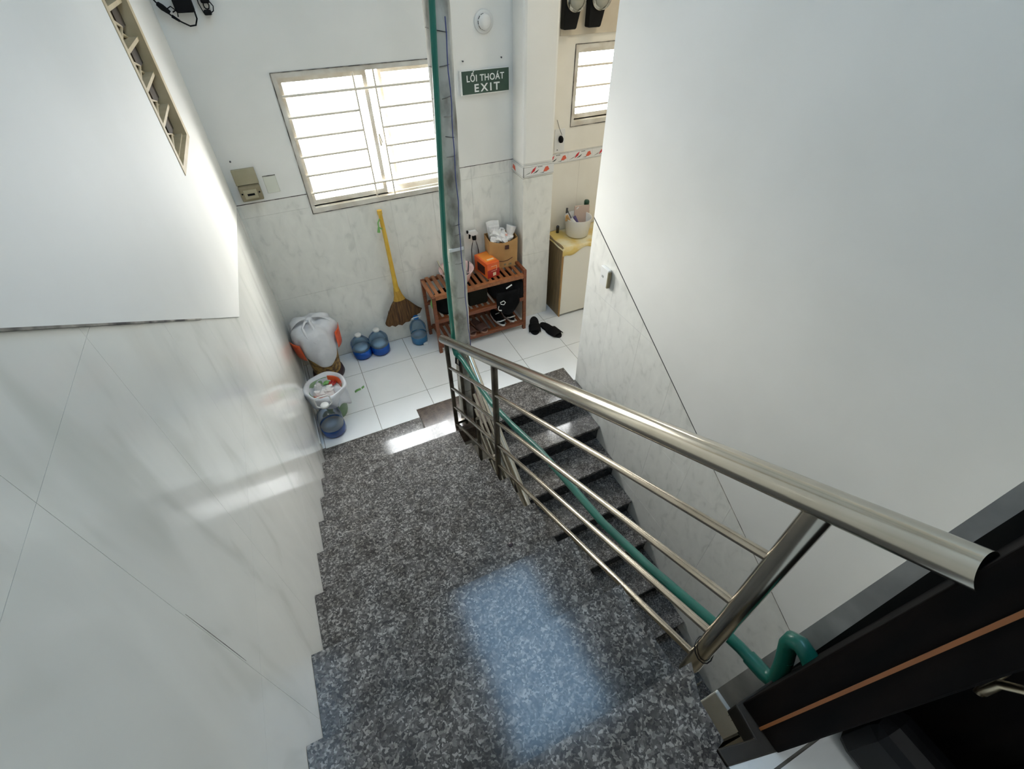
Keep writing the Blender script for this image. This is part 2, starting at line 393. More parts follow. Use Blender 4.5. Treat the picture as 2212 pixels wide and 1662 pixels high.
pl.prism([(V[0], zr[0]+ks*(V[0]-ysk)), (V[1], zr[0]+ks*(V[1]-ysk)), (V[1], V[2]), (V[0], V[2])], 0, XL-.0018, XL+.0035)
pl.prism([(V[0], V[3]), (V[1], V[3]), (V[1], ZT), (V[0], ZT)], 0, XL-.0018, XL+.0035)
pl.prism([(V[1], zr[0]+ks*(V[1]-ysk)), (YF, zr[1]), (YF, ZT), (V[1], ZT)], 0, XL-.0018, XL+.0035)
structure('plaster', pl, 'paint_gloss', wlft)
structure('seam', MB().prism([(-1.5, zl(-1.5)-.004), (1.3, zl(1.3)-.003), (1.3, zl(1.3)+.001), (-1.5, zl(-1.5)+.001)], 0, XL-.001, XL+.0038), 'seam', wlft)
tag(MB().box((XL, 2.30, 0), (XL+.006, YF-.002, .055)).obj('baseboard_left', 'left_tile'), kind='structure')

structure('seam', MB().prism([(.4436, 1.733), (.4441, 1.733), (.4448, 1.60), (.4444, 1.51), (.4440, 1.60)], 0, XL-.001, XL+.0004), 'seam', wlft)
# right wall
wr = structure('wall_right', MB().box((XR+.0022, -.2, -1.6), (XR+.125, YE, ZT)), 'paint')
def zrr(y): return 1.281-.623*(YE-.004-y)
tiles(wr, 0, XR, XR+.0022, -.2, YE, -1.6, 1.4, .382, .24, .30, .60, 'right_tile', [(-.623, 1, 1.281-.623*(YE-.004))], gap=.0012)
structure('plaster', MB().prism([(-.2, zrr(-.2)+.002), (YE, zrr(YE)+.002), (YE, ZT), (-.2, ZT)], 0, XR-.0025, XR+.0022), 'paint_gloss', wr)
structure('seam', MB().prism([(.95, zrr(.95)-.005), (YE, zrr(YE)-.008), (YE, zrr(YE)+.002), (.95, zrr(.95)+.002)], 0, XR-.0028, XR+.002), 'dark_seam', wr)
structure('seam', MB().prism([(-.2, zrr(-.2)-.004), (YE, zrr(YE)-.004), (YE, zrr(YE)+.002), (-.2, zrr(-.2)+.002)], 0, XR-.0026, XR+.004), 'seam', wr)

# end wall beside the upper doorway (its end face carries cement band, steel frame and door)
def shear(mb, z0=1.0):
    mb.v = [(x+.0557*(z-z0), y-.0424*(z-z0), z) for x, y, z in mb.v]; return mb
wfr = structure('wall_front', MB().box((.86, -.05, -1.6), (XR+.002, .03, ZT)), 'paint')
# the end of this wall leans a little out of true
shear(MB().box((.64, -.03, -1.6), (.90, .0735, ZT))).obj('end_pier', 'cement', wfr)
shear(MB().box((.628, -.029, .50), (.66, .074, .775))).obj('foot_patch', 'sill', wfr)
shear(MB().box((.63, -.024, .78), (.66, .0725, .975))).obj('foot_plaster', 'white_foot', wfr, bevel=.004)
structure('wall_back', MB().box((XL-.16, -1.62, 1.1), (3.3, -1.5, ZT)), 'paint')
structure('wall_under_stair', MB().box((XL, -.16, -1.6), (.86, -.09, 1.17)).box((.62, -.16, -1.6), (.90, -.031, 1.352)), 'stair_plaster')
structure('wall_corridor', MB().box((.80, -1.5, 1.1), (.90, -.06, ZT)), 'paint')
structure('wall_corridor_end', MB().box((.60, -1.5, 1.1), (.80, -1.0, ZT)), 'paint')
structure('wall_kitchen', MB().box((3.2, .4, -.14), (3.3, YF+.13, ZT)), 'paint_kitchen')
structure('wall_kitchen_near', MB().box((XR+.125, .3, -.14), (3.3, .4, ZT)), 'paint_kitchen')
structure('floor_lower', MB().box((XL-.16, -.2, -1.75), (XR+.125, 2.30, -1.6)), 'grout')
structure('wall_lower', MB().box((XL, 2.20, -1.6), (XR, 2.30, -.14)), 'paint')
ce = MB()
SK = (.30, 1.10, .50, 2.05)
for (a, b, c, d) in ((XL-.16, 3.3, -1.62, SK[2]), (XL-.16, 3.3, SK[3], YF+.13), (XL-.16, SK[0], SK[2], SK[3]), (SK[1], 3.3, SK[2], SK[3])):
    ce.box((a, c, ZT), (b, d, ZT+.1))
ceo = structure('ceiling', ce, 'paint')
MB().box((SK[0]-.03, SK[2]-.03, ZT+.101), (SK[1]+.03, SK[3]+.03, ZT+.106)).obj('skylight_sheet', 'sky_panel', ceo)
for xx in (SK[0]+.26, SK[0]+.54): MB().box((xx-.006, SK[2], ZT+.08), (xx+.006, SK[3], ZT+.10)).obj('skylight_bar', 'frame_alu', ceo)

# pillar
pilt = structure('wall_pillar', MB().box((1.522, 3.056, -.002), (1.752, YF, ZT)), 'paint')
tiles(pilt, 1, 3.05, 3.056, 1.516, 1.758, 0, 1.205, 1.516, .0, .25, .60, 'wall_tile')
tiles(pilt, 0, 1.516, 1.522, 3.056, YF, 0, 1.205, 3.05, .0, .30, .60, 'wall_tile')
MB().box((1.514, 3.0485, 1.283), (1.756, YF-.002, ZT-.01)).obj('plaster', 'paint', pilt, bevel=.02)

# ------------------------------------------------------------------ floral border tiles (parts of the walls)
def flower_pts(kind):
    if kind == 'tulip': return [(0, 0), (.012, .022), (.030, .034), (.022, .012)], 'red_petal'
    return [(0, 0), (.010, .014), (.022, .016), (.030, .004), (.014, -.002)], 'orange_petal'
def border(parent, x0, x1, z0, z1, y, flip=None):
    """tile strip in XZ plane facing -Y"""
    n = max(1, round((x1-x0)/.22)); L = (x1-x0)/n
    for i in range(n):
        a = x0+i*L+.0006; b = x0+(i+1)*L-.0006
        t = MB().box((a, y-.003, z0), (b, y+.004, z1)).obj('border_tile', 'border_white', parent)
        g = MB().box((a, y-.0036, z0+.003), (b, y-.003, z0+.006)); g.box((a, y-.0036, z1-.007), (b, y-.003, z1-.004)); g.obj('border_line', 'border_grey', t)
        h = z0+.012
        s1 = MB(); s1.prism([(a+.012, h), (a+.055, h+.018), (a+.072, h+.030), (a+.050, h+.012)], 1, y-.0038, y-.003)
        s1.prism([(a+.075, h+.004), (a+.115, h+.018), (a+.125, h+.030), (a+.108, h+.012)], 1, y-.0038, y-.003)
        s1.prism([(a+.13, h+.002), (a+.165, h+.006), (a+.19, h+.022), (a+.162, h+.001)], 1, y-.0038, y-.003)
        for k in range(3): s1.box((a+.118+.012*k, y-.0038, z1-.016), (a+.126+.012*k, y-.003, z1-.011))
        s1.obj('stem_print', 'stem_print', t)
        p, m = flower_pts('tulip'); MB().prism([(a+.058+u*1.45, h+.006+v*1.3) for u, v in p], 1, y-.0042, y-.003).obj('petal_print', m, t)
        p, m = flower_pts('o'); MB().prism([(a+.160+u*1.6, h+.010+v*2.0) for u, v in p], 1, y-.0042, y-.003).obj('petal_print', m, t)
border(pilt, 1.513, 1.758, 1.212, 1.283, 3.046)
border(wf, 1.760, 2.86, 1.197, 1.2705, YF-.001)
bt = MB().box((1.510, 3.043, 1.212), (1.518, YF-.002, 1.283)).obj('border_tile', 'border_white', pilt)
MB().prism([(3.16, 1.225), (3.17, 1.255), (3.20, 1.262), (3.21, 1.235)], 0, 1.5088, 1.510).obj('petal_print', 'orange_petal', bt)
MB().box((1.5092, 3.045, 1.215), (1.510, YF-.003, 1.218)).box((1.5092, 3.045, 1.276), (1.510, YF-.003, 1.279)).obj('border_line', 'border_grey', bt)

# ------------------------------------------------------------------ windows
def bars(mb, segs, r, n=8):
    for a, b in segs: mb.tube([a, b], r, n)
def window(idx, w, bar_z, verts, yb):
    x0, x1, z0, z1 = w; root = MB()
    f = .030
    root.box((x0, YF-.004, z0), (x1, YF+.07, z0+f)); root.box((x0, YF-.004, z1-f*.8), (x1, YF+.07, z1))
    root.box((x0, YF-.004, z0+f), (x0+f*.75, YF+.07, z1-f*.8)); root.box((x1-f*.75, YF-.004, z0+f), (x1, YF+.07, z1-f*.8))
    root.box((x0, YF+.02, z0+f), (x1, YF+.03, z0+f+.012))
    o = root.obj('window_%d' % idx, 'frame_alu'); o['kind'] = 'structure'
    e = MB(); e.box((x0-.004, YF-.006, z1), (x1+.004, YF+.002, z1+.004)); e.box((x0-.004, YF-.006, z0-.005), (x1+.004, YF+.002, z0)); e.box((x0-.005, YF-.006, z0-.004), (x0, YF+.002, z1)); e.obj('seam', 'seam', o)
    xm = (x0+x1)/2
    for k, (a, b, yy) in enumerate(((x0+.022, xm+.018, YF+.020), (xm-.010+.10, x1-.022, YF+.046))):
        s = MB(); g = .024
        zb, zt = z0+f+.004, z1-f*.8-.002
        s.box((a, yy, zb), (b, yy+.02, zb+g*1.6)); s.box((a, yy, zt-g), (b, yy+.02, zt)); s.box((a, yy, zb+g*1.6), (a+g*.8, yy+.02, zt-g)); s.box((b-g, yy, zb+g*1.6), (b, yy+.02, zt-g))
        so = s.obj('sash', 'frame_alu', o)
        MB().box((a+g*.8, yy+.008, zb+g*1.6), (b-g, yy+.012, zt-g)).obj('pane', 'glass', so)
    if verts:
        h = MB().box((xm+.020, YF-.010, 1.50), (xm+.032, YF+.022, 1.57)); h.tube([(xm+.026, YF-.012, 1.56), (xm+.034, YF-.02, 1.52)], .005, 8); h.obj('handle', 'bar_white', o)
    for n_, z in enumerate(bar_z):
        full = n_ in (0, len(bar_z)-1) or not verts
        segs = [(x0+.024, x1-.024)] if full else [(x0+.024, verts[0]), (verts[1], x1-.024)]
        for a, b in segs:
            MB().tube([(a, yb, z), (b, yb, z)], .0078, 8).obj('grille_bar', 'bar_white', o)
    for xv in verts:
        MB().tube([(xv, yb, z0+f), (xv, yb, z1-f*.8)], .0058, 8).obj('grille_bar', 'bar_white', o)
    return o
wn1 = window(1, W1, [1.815, 1.707, 1.60, 1.493, 1.386, 1.280], [.515, .634], YF+.006)
window(2, W2, [1.806, 1.684, 1.563], [], YF+.006)

# a neighbour's post seen faintly through the big window
pst = thing('street_post', (.30, 4.2, -.5), 'pale post standing outside behind the big window', 'post')
MB().tube([(0, 0, 0), (.04, 0, 3.2)], .012, 8).obj('pole', 'white_plastic', pst); MB().box((.022, -.012, 1.98), (.055, .012, 2.02)).obj('bracket', 'white_plastic', pst)

# left vent: lattice window in the left wall
vent = MB(); y0, y1, z0, z1 = V
vent.box((XL-.13, y0, z0), (XL+.006, y0+.035, z1)); vent.box((XL-.13, y1-.05, z0), (XL+.006, y1, z1)); vent.box((XL-.13, y0+.035, z0), (XL+.006, y1-.05, z0+.022)); vent.box((XL-.13, y0+.035, z1-.03), (XL+.006, y1-.05, z1))
vo = vent.obj('window_3', 'tan_frame')
ln = MB(); ln.box((XL-.128, y0+.0345, z0+.0215), (XL-.030, y0+.037, z1-.03)); ln.box((XL-.128, y1-.052, z0+.0215), (XL-.045, y1-.0495, z1-.03)); ln.obj('lining', 'vent_shade', vo)  # reveal painted dark for the shade inside the vent
dk = MB()
for i in range(13):
    zz = z0+.05+i*.112
    dk.box((XL-.10, y0+.30, zz), (XL-.03, y1-.053, zz+.055))
dk.obj('shade_block', 'vent_shade', vo); vo['kind'] = 'structure'  # solid dark blocks standing in for shaded gaps
MB().box((XL-.158, y0+.02, z0+.01), (XL-.150, y1-.02, z1-.01)).obj('backing', 'vent_shade', vo)
nz = 13; dz = (z1-z0-.05)/nz
for i in range(nz):
    a = z0+.022+i*dz; ym = (y0+y1)/2
    MB().tube([(XL-.02, y0+.03, a), (XL-.02, ym, a+dz*.5), (XL-.02, y0+.03, a+dz)], .008, 6).obj('lattice_bar', 'tan_frame', vo)
    MB().tube([(XL-.045, y1-.045, a), (XL-.045, ym, a+dz*.5), (XL-.045, y1-.045, a+dz)], .009, 6).obj('lattice_bar', 'tan_frame', vo)
    MB().box((XL-.09, y0+.035, a-.006), (XL-.01, y1-.05, a+.006)).obj('lattice_slat', 'tan_frame', vo)
for yy in (y0+.17, y0+.30):
    MB().box((XL-.07, yy, z0+.02), (XL-.05, yy+.016, z1-.02)).obj('lattice_post', 'tan_frame', vo)

# ------------------------------------------------------------------ upper stair flight (photographer stands on it)
st1 = thing('stair_flight', (0, 0, 0), 'broad granite stair flight going down to the white tiled landing along the glossy left wall', 'stairs')
XT = .478
for k in range(1, 10):
    yn = Y1-k*TT; z = k*RR; yb = yn-TT-.03 if k < 9 else -.085
    xr = XT+.0 if k < 9 else .405
    if k < 9: MB().box((XL+.001, yb, z-.022), (xr, yn, z)).obj('tread', 'granite', st1)
    else: MB().prism([(XL+.001, yb), (.402, yb), (.402, -.020), (.426, -.014), (.430, .055), (.461, yn), (XL+.001, yn)], 2, z-.022, z).obj('tread', 'granite', st1)
    MB().box((XL+.001, yn-.035, z-RR), (XT-.008, yn-.018, z-.022)).obj('riser', 'granite_shaded', st1)
body = []
for k in range(1, 10):
    yn = Y1-k*TT-.035; body += [(yn, (k-1)*RR), (yn, k*RR-.0225)]
poly = [(Y1-TT-.035, -.13)] + body + [(-.084, 9*RR-.0225), (-.084, 9*RR-.16)]
poly = [(y, z) for y, z in poly]
bd = MB()
for k in range(1, 10):      # stepped concrete body, one block per step
    ya = Y1-k*TT-.035; yb = max(ya-TT, -.084)
    zt = k*RR-.0225; bd.prism([(yb, zt), (ya, zt), (ya, max(zt-RR-.14, -.14)), (yb, max(zt-.14, -.14))], 0, XL, XT-.012 if k < 9 else .398)
bd.obj('stair_body', 'stair_plaster', st1)
# bottle cap / coin like mark left on treads
tag(MB().lathe([(0, 0), (.010, 0), (.010, .003), (.007, .004), (0, .004)], (.168, 1.735+.14, 2*RR-RR+.0001), 16).obj('bottle_cap', 'metal_dark'), 'small dark cap lying on the lowest granite tread', 'cap')
tag(MB().lathe([(0, 0), (.0085, 0), (.008, .003), (0, .003)], (.293, .655, 7*RR+.0001), 12).obj('dried_berry', 'bin_dark'), 'tiny dark round crumb lying on the shiny granite tread', 'crumb')

# granite strips on the landing
tag(MB().box((XL+.001, 2.035, -.022), (.340, 2.290, .0)).obj('granite_strip', 'granite', bevel=.003), 'grey speckled granite strip edging the landing at the foot of the broad flight', 'floor strip', 'granite edging strips')
tag(MB().box((.80, 2.0135, -.022), (1.515, 2.309, .0)).obj('granite_strip', 'granite', bevel=.003), 'grey speckled granite strip at the top of the narrow flight by the right wall', 'floor strip', 'granite edging strips')
tag(MB().box((.344, 2.045, -.13), (.797, 2.372, .003)).obj('granite_slab', 'granite_brown', bevel=.004), 'brown polished granite slab at the foot of the grimy column', 'floor slab')

# ------------------------------------------------------------------ lower stair flight
st2 = thing('stair_flight', (0, 0, 0), 'narrow dark stair flight going down under the handrail beside the right wall', 'stairs')
YL = 2.0135
bd = MB()
for k in range(0, 9):
    yn = YL-k*TT; z = -k*RR
    if k: MB().box((.80, yn-.0, z-.022), (XR-.001, yn+TT+.02, z)).obj('tread', 'granite', st2, bevel=.003)
    MB().box((.815, yn+.018, z-RR), (XR-.001, yn+.033, z-.022)).obj('riser', 'granite_shaded', st2)
    bd.prism([(yn+.034, z-.024), (yn+TT+.034 if k else 2.19, z-.024), (yn+TT+.034 if k else 2.19, z-.16 if k else -.14), (yn+.034, z-.16-RR)], 0, .812, XR-.002)
bd.obj('stair_body', 'stair_plaster', st2)
sk = MB()   # cream side of the flight
for k in range(0, 9):
    yn = YL-k*TT; z = -k*RR
    sk.prism([(yn, z-.024-RR), (yn+TT if k else 2.19, z-.024), (yn+TT if k else 2.19, z-.20), (yn, z-.20-RR)], 0, .775, .812)
sk.obj('side_skirt', 'stair_plaster', st2)

# ------------------------------------------------------------------ upper handrail
hr = thing('handrail', (.55, 0, 1.35), 'thick stainless steel handrail with four bars running down beside the broad granite flight', 'handrail')
def loc(p): return (p[0]-.55, p[1], p[2]-1.35)
YA, ZA, YB, ZB = 2.165, .722, -.016, 1.957
def zrail(y): return ZA+(ZB-ZA)*(YA-y)/(YA-YB)
MB().tube([loc((.55, YA+.006, ZA-.003)), loc((.55, YA, ZA)), loc((.55, YB, ZB))], [.019, .0245, .0245], 28).obj('top_rail', 'steel', hr)
MB().tube([loc((.55, 2.095, -.07)), loc((.55, 2.095, zrail(2.095)-.012))], .0135, 16).obj('post', 'steel_post', hr)
MB().tube([loc((.55, 1.365, .33)), loc((.55, 1.365, zrail(1.365)-.012))], .0150, 16).obj('post', 'steel_post', hr)
MB().tube([loc((.55, .135, 1.09)), loc((.55, .135, zrail(.135)-.012))], .0205, 20).obj('post', 'steel', hr)
for (a, b) in ((.551, 1.682), (.378, 1.490), (.203, 1.327), (.035, 1.176)):
    MB().tube([loc((.55, 2.095, a)), loc((.55, .15, b))], .0095, 14).obj('bar', 'steel_bar', hr)
for y, z in ((.17, 1.668), (.17, 1.478)):
    pass
tw = MB(); tw.tube([loc((.55+.024*math.cos(a), .135+.024*math.sin(a), 1.245+.02*math.sin(a))) for a in [i*.5 for i in range(13)]], .0016, 6); tw.obj('wire_tie', 'metal_dark', hr)

# ------------------------------------------------------------------ lower handrail
hr2 = thing('handrail', (.68, 2.1, 0), 'lower stainless handrail descending behind the grimy column beside the narrow flight', 'handrail')
def l2(y, z): return (0, y-2.1, z)
MB().tube([l2(2.09, .600), l2(.30, .600-.60*1.79)], .021, 20).obj('top_rail', 'steel', hr2)
for d in (.15, .29, .43, .57):
    MB().tube([l2(2.07, .588-d), l2(.35, .588-d-.60*1.72)], .0095, 10).obj('bar', 'steel_bar', hr2)
for y in (2.07, 1.42, .75):
    zz = .600-.60*(2.1-y); MB().tube([l2(y, zz-.74), l2(y, zz-.012)], .0130, 12).obj('post', 'steel_post', hr2)
# free standing dark post fixed to the first tread side
pp = thing('railing_post', (.622, 2.10, 0), 'dark steel post standing just behind the first handrail post', 'post')
MB().tube([(0, 0, -.10), (0, 0, .60)], .0125, 14).obj('post_tube', 'steel_post', pp); MB().box((-.075, -.012, .03), (.0, .006, .055)).obj('bracket', 'steel_post', pp)
pp = thing('railing_post', (.585, 1.745, 0), 'short dark steel post between the first two handrail posts', 'post')
MB().tube([(0, 0, -.05), (0, 0, .42)], .0120, 14).obj('post_tube', 'steel_post', pp); MB().box((0, -.012, .0), (.20, .006, .02)).obj('bracket', 'steel_post', pp)

# ------------------------------------------------------------------ column, string, green pipe
cn = MB(); nlev = 60; vs = []
for i in range(nlev+1):
    z = -.30+(ZT+.30)*i/nlev; cx = .657+.021*z; a = .046; b = .05
    for k in range(16):
        t = 2*math.pi*k/16; ct, st_ = math.cos(t), math.sin(t)
        px = a*math.copysign(abs(ct)**.55, ct); py = b*math.copysign(abs(st_)**.55, st_)
        q = 1+(random.random()-.5)*.07
        vs.append((cx+px*q, 2.17+py*q, z))
cn.add(vs, [(i*16+k, i*16+(k+1) % 16, (i+1)*16+(k+1) % 16, (i+1)*16+k) for i in range(nlev) for k in range(16)], True)
colm = thing('column', (0, 0, 0), 'slim grimy plaster column rising from the gap between the two stair flights', 'column')
cn.obj('shaft', 'concrete', colm)
for z in (2.19, 2.08, 1.97, 1.90, 1.82, 1.74, 1.42, 1.37, 1.21, 1.0, .86, .67, .40, .28):
    cx = .657+.021*z
    a0 = random.uniform(.3, .8); tilt = random.uniform(-.012, .012)
    MB().tube([(cx+.049*math.cos(t), 2.17+.053*math.sin(t), z+tilt*math.cos(t)) for t in [math.pi*(1.0+a0*0+j/8) for j in range(9)]], .0018, 5, caps=False).obj('wire_turn', 'seam', colm)
MB().box((.657+.021*1.29-.048, 2.115, 1.285), (.657+.021*1.29+.030, 2.125, 1.300)).obj('white_strap', 'white_plastic', colm)
sp = []
for i in range(40):
    z = 2.235-i*(2.235+.02)/39; sp.append((.657+.021*z+(.012 if z > 1.3 else .012+.030*(1.3-z)/1.1)+.002*math.sin(i*1.7), 2.108+.004*math.sin(i*.9), z))
tag(MB().tube(sp, .0022, 6).obj('string', 'string'), 'thin blue string hanging down the front of the grimy column', 'string')

gp = thing('water_pipe', (0, 0, 0), 'green water pipe running up beside the column and along the steel handrail', 'pipe')
YP = 2.10
MB().tube([(.598, YP, .70), (.600, YP, .86), (.607, YP, 1.29), (.628, YP, 1.66), (.6685, YP, 2.29), (.70, YP, 3.2), (.72, YP, ZT)], .0125, 14).obj('riser_pipe', 'green', gp)
MB().tube([(.598, YP, .72), (.598, YP-.002, .68), (.598, YP-.02, .655), (.600, YP-.06, .66)], .0165, 14).obj('elbow', 'green', gp)
pts = [(.600, 2.03, .672), (.600, 1.95, .690), (.600, 1.75, .700), (.600, 1.557, .723), (.600, 1.30, .815), (.600, 1.023, .935), (.600, .80, 1.0), (.600, .598, 1.052), (.600, .38, 1.15), (.600, .169, 1.268), (.600, .0966, 1.302), (.600, .05, 1.315)]
MB().tube(pts, .0135, 14).obj('sloping_pipe', 'green', gp)
MB().tube([(.600, .075, 1.308), (.600, .037, 1.3176), (.600, .018, 1.330), (.600, .018, 1.350), (.600, .028, 1.398), (.600, .036, 1.430)], .0165, 14).obj('lower_elbow', 'green', gp)
MB().tube([(.600, .032, 1.415), (.600, .048, 1.468), (.600, .049, 1.490), (.600, .036, 1.502), (.600, .018, 1.497), (.600, -.004, 1.481)], .0165, 14).obj('upper_elbow', 'green', gp)
MB().tube([(.575+.034*math.cos(a), 1.023+.0*a, .925+.022*math.sin(a)) for a in [i*.45 for i in range(14)]], .003, 6, closed=True).obj('cable_tie', 'black', gp)
MB().tube([(.598, 2.085, .64), (.585, 2.06, .60), (.60, 2.05, .58), (.615, 2.07, .62)], .006, 8).obj('tie_knot', 'black', gp)

# ------------------------------------------------------------------ dark door beside the doorway
dr = thing('door_1', (.62, -.05, 1.354), None, None); dr['kind'] = 'structure'
def dmb(*boxes):
    m = MB()
    for a, b in boxes: m.box(a, b)
    return m
def dobj(m, name, mt_, bevel=0, lean=True):
    if lean: shear(m)
    m.v = [(x-.62, y+.05, z-1.354) for x, y, z in m.v]; return m.obj(name, mt_, dr, bevel=bevel)
fr_ = MB(); fr_.prism([(-.05, .945), (.0215, .945), (.050, 1.85), (.055, 2.4), (.055, 3.6), (-.05, 3.6)], 0, .632, .66); dobj(fr_, 'door_frame', 'dark_metal_frame')
for yy in (.014, .002): dobj(dmb(((.6300, yy, .96), (.6330, yy+.002, 3.5))), 'frame_groove', 'groove_grey')
dobj(dmb(((.480, -.056, 1.357), (.628, .031, 3.55))), 'door_post', 'door_wood', .003)
dobj(dmb(((.4775, -.0172, 1.36), (.4805, -.0121, 3.5))), 'lit_edge_strip', 'lit_wood')  # strip coloured as the lit edge of the dark wood
dobj(dmb(((.700, -.90, 1.362), (.735, -.050, 3.48))), 'door_leaf', 'door_wood', .004)
for (za, zb) in ((1.50, 2.05), (2.20, 3.3)): dobj(dmb(((.694, -.80, za), (.701, -.20, zb))), 'door_panel', 'door_wood', .003)
hd = MB(); hd.tube([(.735, -.118, 1.70), (.690, -.1175, 1.695), (.676, -.124, 1.660), (.676, -.1245, 1.672), (.679, -.124, 1.702), (.683, -.142, 1.727), (.692, -.185, 1.775)], [.008, .007, .006, .0065, .0065, .006, .007], 12)
dobj(hd, 'door_handle', 'brass', lean=False)
bgt = thing('storage_case', (.605, -.27, 1.354), 'black round-cornered case standing on the white tiles in front of the dark door', 'case')
MB().box((0, -.20, 0), (.075, .178, .16)).obj('case_body', 'black_gloss', bgt, bevel=.03); MB().tube([(.035, -.06, .155), (.035, -.05, .185), (.035, .03, .185), (.035, .04, .155)], .006, 8).obj('handle', 'black', bgt)

# ------------------------------------------------------------------ exit sign
sg = thing('exit_sign', (1.32, YF-.001, 1.786), 'dark green exit sign with white capital letters on the far wall', 'sign')
MB().box((-.168, -.022, -.067), (.164, 0, .067)).obj('sign_case', 'white_plastic', sg, bevel=.003)
fp = MB().box((-.158, -.024, -.061), (.163, -.021, .064)).obj('sign_panel', 'sign_green', sg, bevel=.003)
def text(body, size, loc_, parent, m, sx_=1.0, rot=(R(90), 0, 0), sp=1.0, off=.0):
    c = bpy.data.curves.new('lettering', 'FONT'); c.body = body; c.size = size; c.align_x = 'CENTER'; c.align_y = 'CENTER'; c.extrude = .0008; c.space_character = sp; c.offset = off
    o = bpy.data.objects.new('t', c); COL.objects.link(o); bpy.context.view_layer.update()
    me = bpy.data.meshes.new_from_object(o.evaluated_get(bpy.context.evaluated_depsgraph_get())); bpy.data.objects.remove(o)
    me.materials.clear(); me.materials.append(M[m])
    q = bpy.data.objects.new('lettering', me); COL.objects.link(q); q.parent = parent; q.location = loc_; q.rotation_euler = rot; q.scale = (sx_, 1, 1); return q
text('LỐI THOÁT', .050, (.0, -.0252, .022), sg, 'white_letter', .92, sp=1.1, off=.0007)
text('EXIT', .060, (.008, -.0252, -.032), sg, 'white_letter', 1.12, sp=1.38, off=.0012)

# smoke detector
sd = thing('smoke_detector', (1.331, YF-.001, 2.085), 'round white smoke detector on the far wall above the exit sign', 'smoke detector')
mt = Matrix.Rotation(R(90), 4, 'X')
MB().lathe([(0, 0), (.060, 0), (.060, .006), (.052, .012), (0, .012)], n=28, mtx=mt).obj('base_plate', 'white_plastic', sd)
MB().lathe([(0, .012), (.040, .012), (.040, .024), (.030, .034), (.012, .038), (0, .038)], n=28, mtx=mt).obj('sensor_head', 'white_plastic', sd)
for k in range(5):
    a = R(110+k*36); mm = mt @ Matrix.Rotation(a, 4, 'Z')
    MB().box((.0385, -.008, .015), (.0405, .008, .022), mm).obj('vent_slot', 'black', sd)

# nails and holes
for (x, z, l_) in ((-.264, 1.534, 'dark nail in the far wall above the beige junction box'), (1.438, 1.903, 'rusty nail in the far wall above the right end of the exit sign'), (1.181, 1.901, 'nail in the far wall above the left end of the exit sign')):
    t = thing('nail', (x, YF-.0015, z), l_, 'nail')
    MB().tube([(0, .002, 0), (0, -.012, 0)], .0025, 8).obj('shank', 'metal_dark', t); MB().lathe([(0, .012), (.005, .012), (.005, .014), (0, .014)], n=10, mtx=mt).obj('head', 'metal_dark', t)

# junction box + switch plate at the left
jb = thing('junction_box', (-.22, YF-.001, 1.40), 'aged beige junction box with a protruding lower cover on the far wall', 'electric box')
MB().box((-.062, -.020, .000), (.062, 0, .088)).obj('upper_cover', 'beige_plastic', jb, bevel=.003)
MB().box((-.058, -.050, -.085), (.060, 0, -.002)).obj('lower_cover', 'beige_dark', jb, bevel=.006)
MB().box((-.036, -.052, -.070), (.036, -.049, -.018)).obj('front_plate', 'beige_plastic', jb, bevel=.002)
for x in (-.046, .048): MB().lathe([(0, .0505), (.005, .0505), (.005, .052), (0, .052)], (x, 0, 0), 10, mtx=mt @ Matrix.Translation((0, -.038, 0))).obj('screw', 'black', jb)
MB().box((-.020, -.053, -.052), (.020, -.0515, -.040)).obj('slot', 'black', jb)
MB().box((-.1115, 0, -.112), (-.05, .0, -.100)).v
sw = thing('switch_plate', (-.095, YF-.001, 1.378), 'plain cream blank switch plate right of the junction box', 'switch')
MB().box((-.036, -.007, -.050), (.036, 0, .048)).obj('plate', 'switch_white', sw, bevel=.003); MB().box((-.036, -.008, .048), (.036, -.0, .051)).obj('dust_line', 'seam', sw)

# adapters top left
ad = thing('power_adapter', (-.20, YF-.002, 2.235), 'black plug adapter with tangled cable at the top of the far wall', 'adapter')
MB().box((-.035, -.055, -.035), (.045, 0, .030)).obj('adapter_body', 'black', ad, bevel=.008)
MB().box((-.02, -.045, .030), (.03, -.005, .10)).obj('plug_socket', 'black', ad, bevel=.004)
cb = [(-.13, -.012, .06), (-.105, -.02, .01), (-.085, -.025, -.02), (-.055, -.025, -.05), (-.03, -.02, -.07), (.0, -.02, -.087), (.025, -.02, -.085), (.04, -.025, -.06), (.042, -.03, -.02)]
MB().tube(cb, .0035, 8).obj('cable', 'black', ad)
MB().tube([(-.098, -.02, -.0), (-.085, -.03, -.012), (-.062, -.03, -.034)], [.010, .013, .009], 10).obj('inline_switch', 'black', ad)
MB().tube([(-.06, -.028, -.045), (-.035, -.028, -.066)], [.007, .005], 8).obj('cable_join', 'black', ad)
MB().tube([(-.07, -.02, -.02), (-.05, -.03, -.01), (-.03, -.03, -.03), (-.035, -.03, -.05)], .0025, 6).obj('cable', 'black', ad)
MB().tube([(-.05, -.03, -.032), (-.02, -.03, -.018), (.0, -.03, -.0)], .003, 6).obj('cable', 'black', ad)
ad = thing('power_adapter', (-.10, YF-.002, 2.23), 'small black plug with a looped cord right of the tangled adapter', 'adapter')
MB().box((-.022, -.04, -.045), (.012, 0, -.026)).obj('adapter_body', 'black', ad, bevel=.006)
MB().box((-.018, -.045, .0), (.02, -.0, .06)).obj('plug_socket', 'black', ad, bevel=.006)
MB().tube([(-.028, -.02, .05), (-.030, -.02, .0), (-.022, -.02, -.036), (.0, -.02, -.042), (.022, -.025, -.03), (.028, -.025, -.012), (.016, -.025, .01)], .0025, 6).obj('cable', 'black', ad)
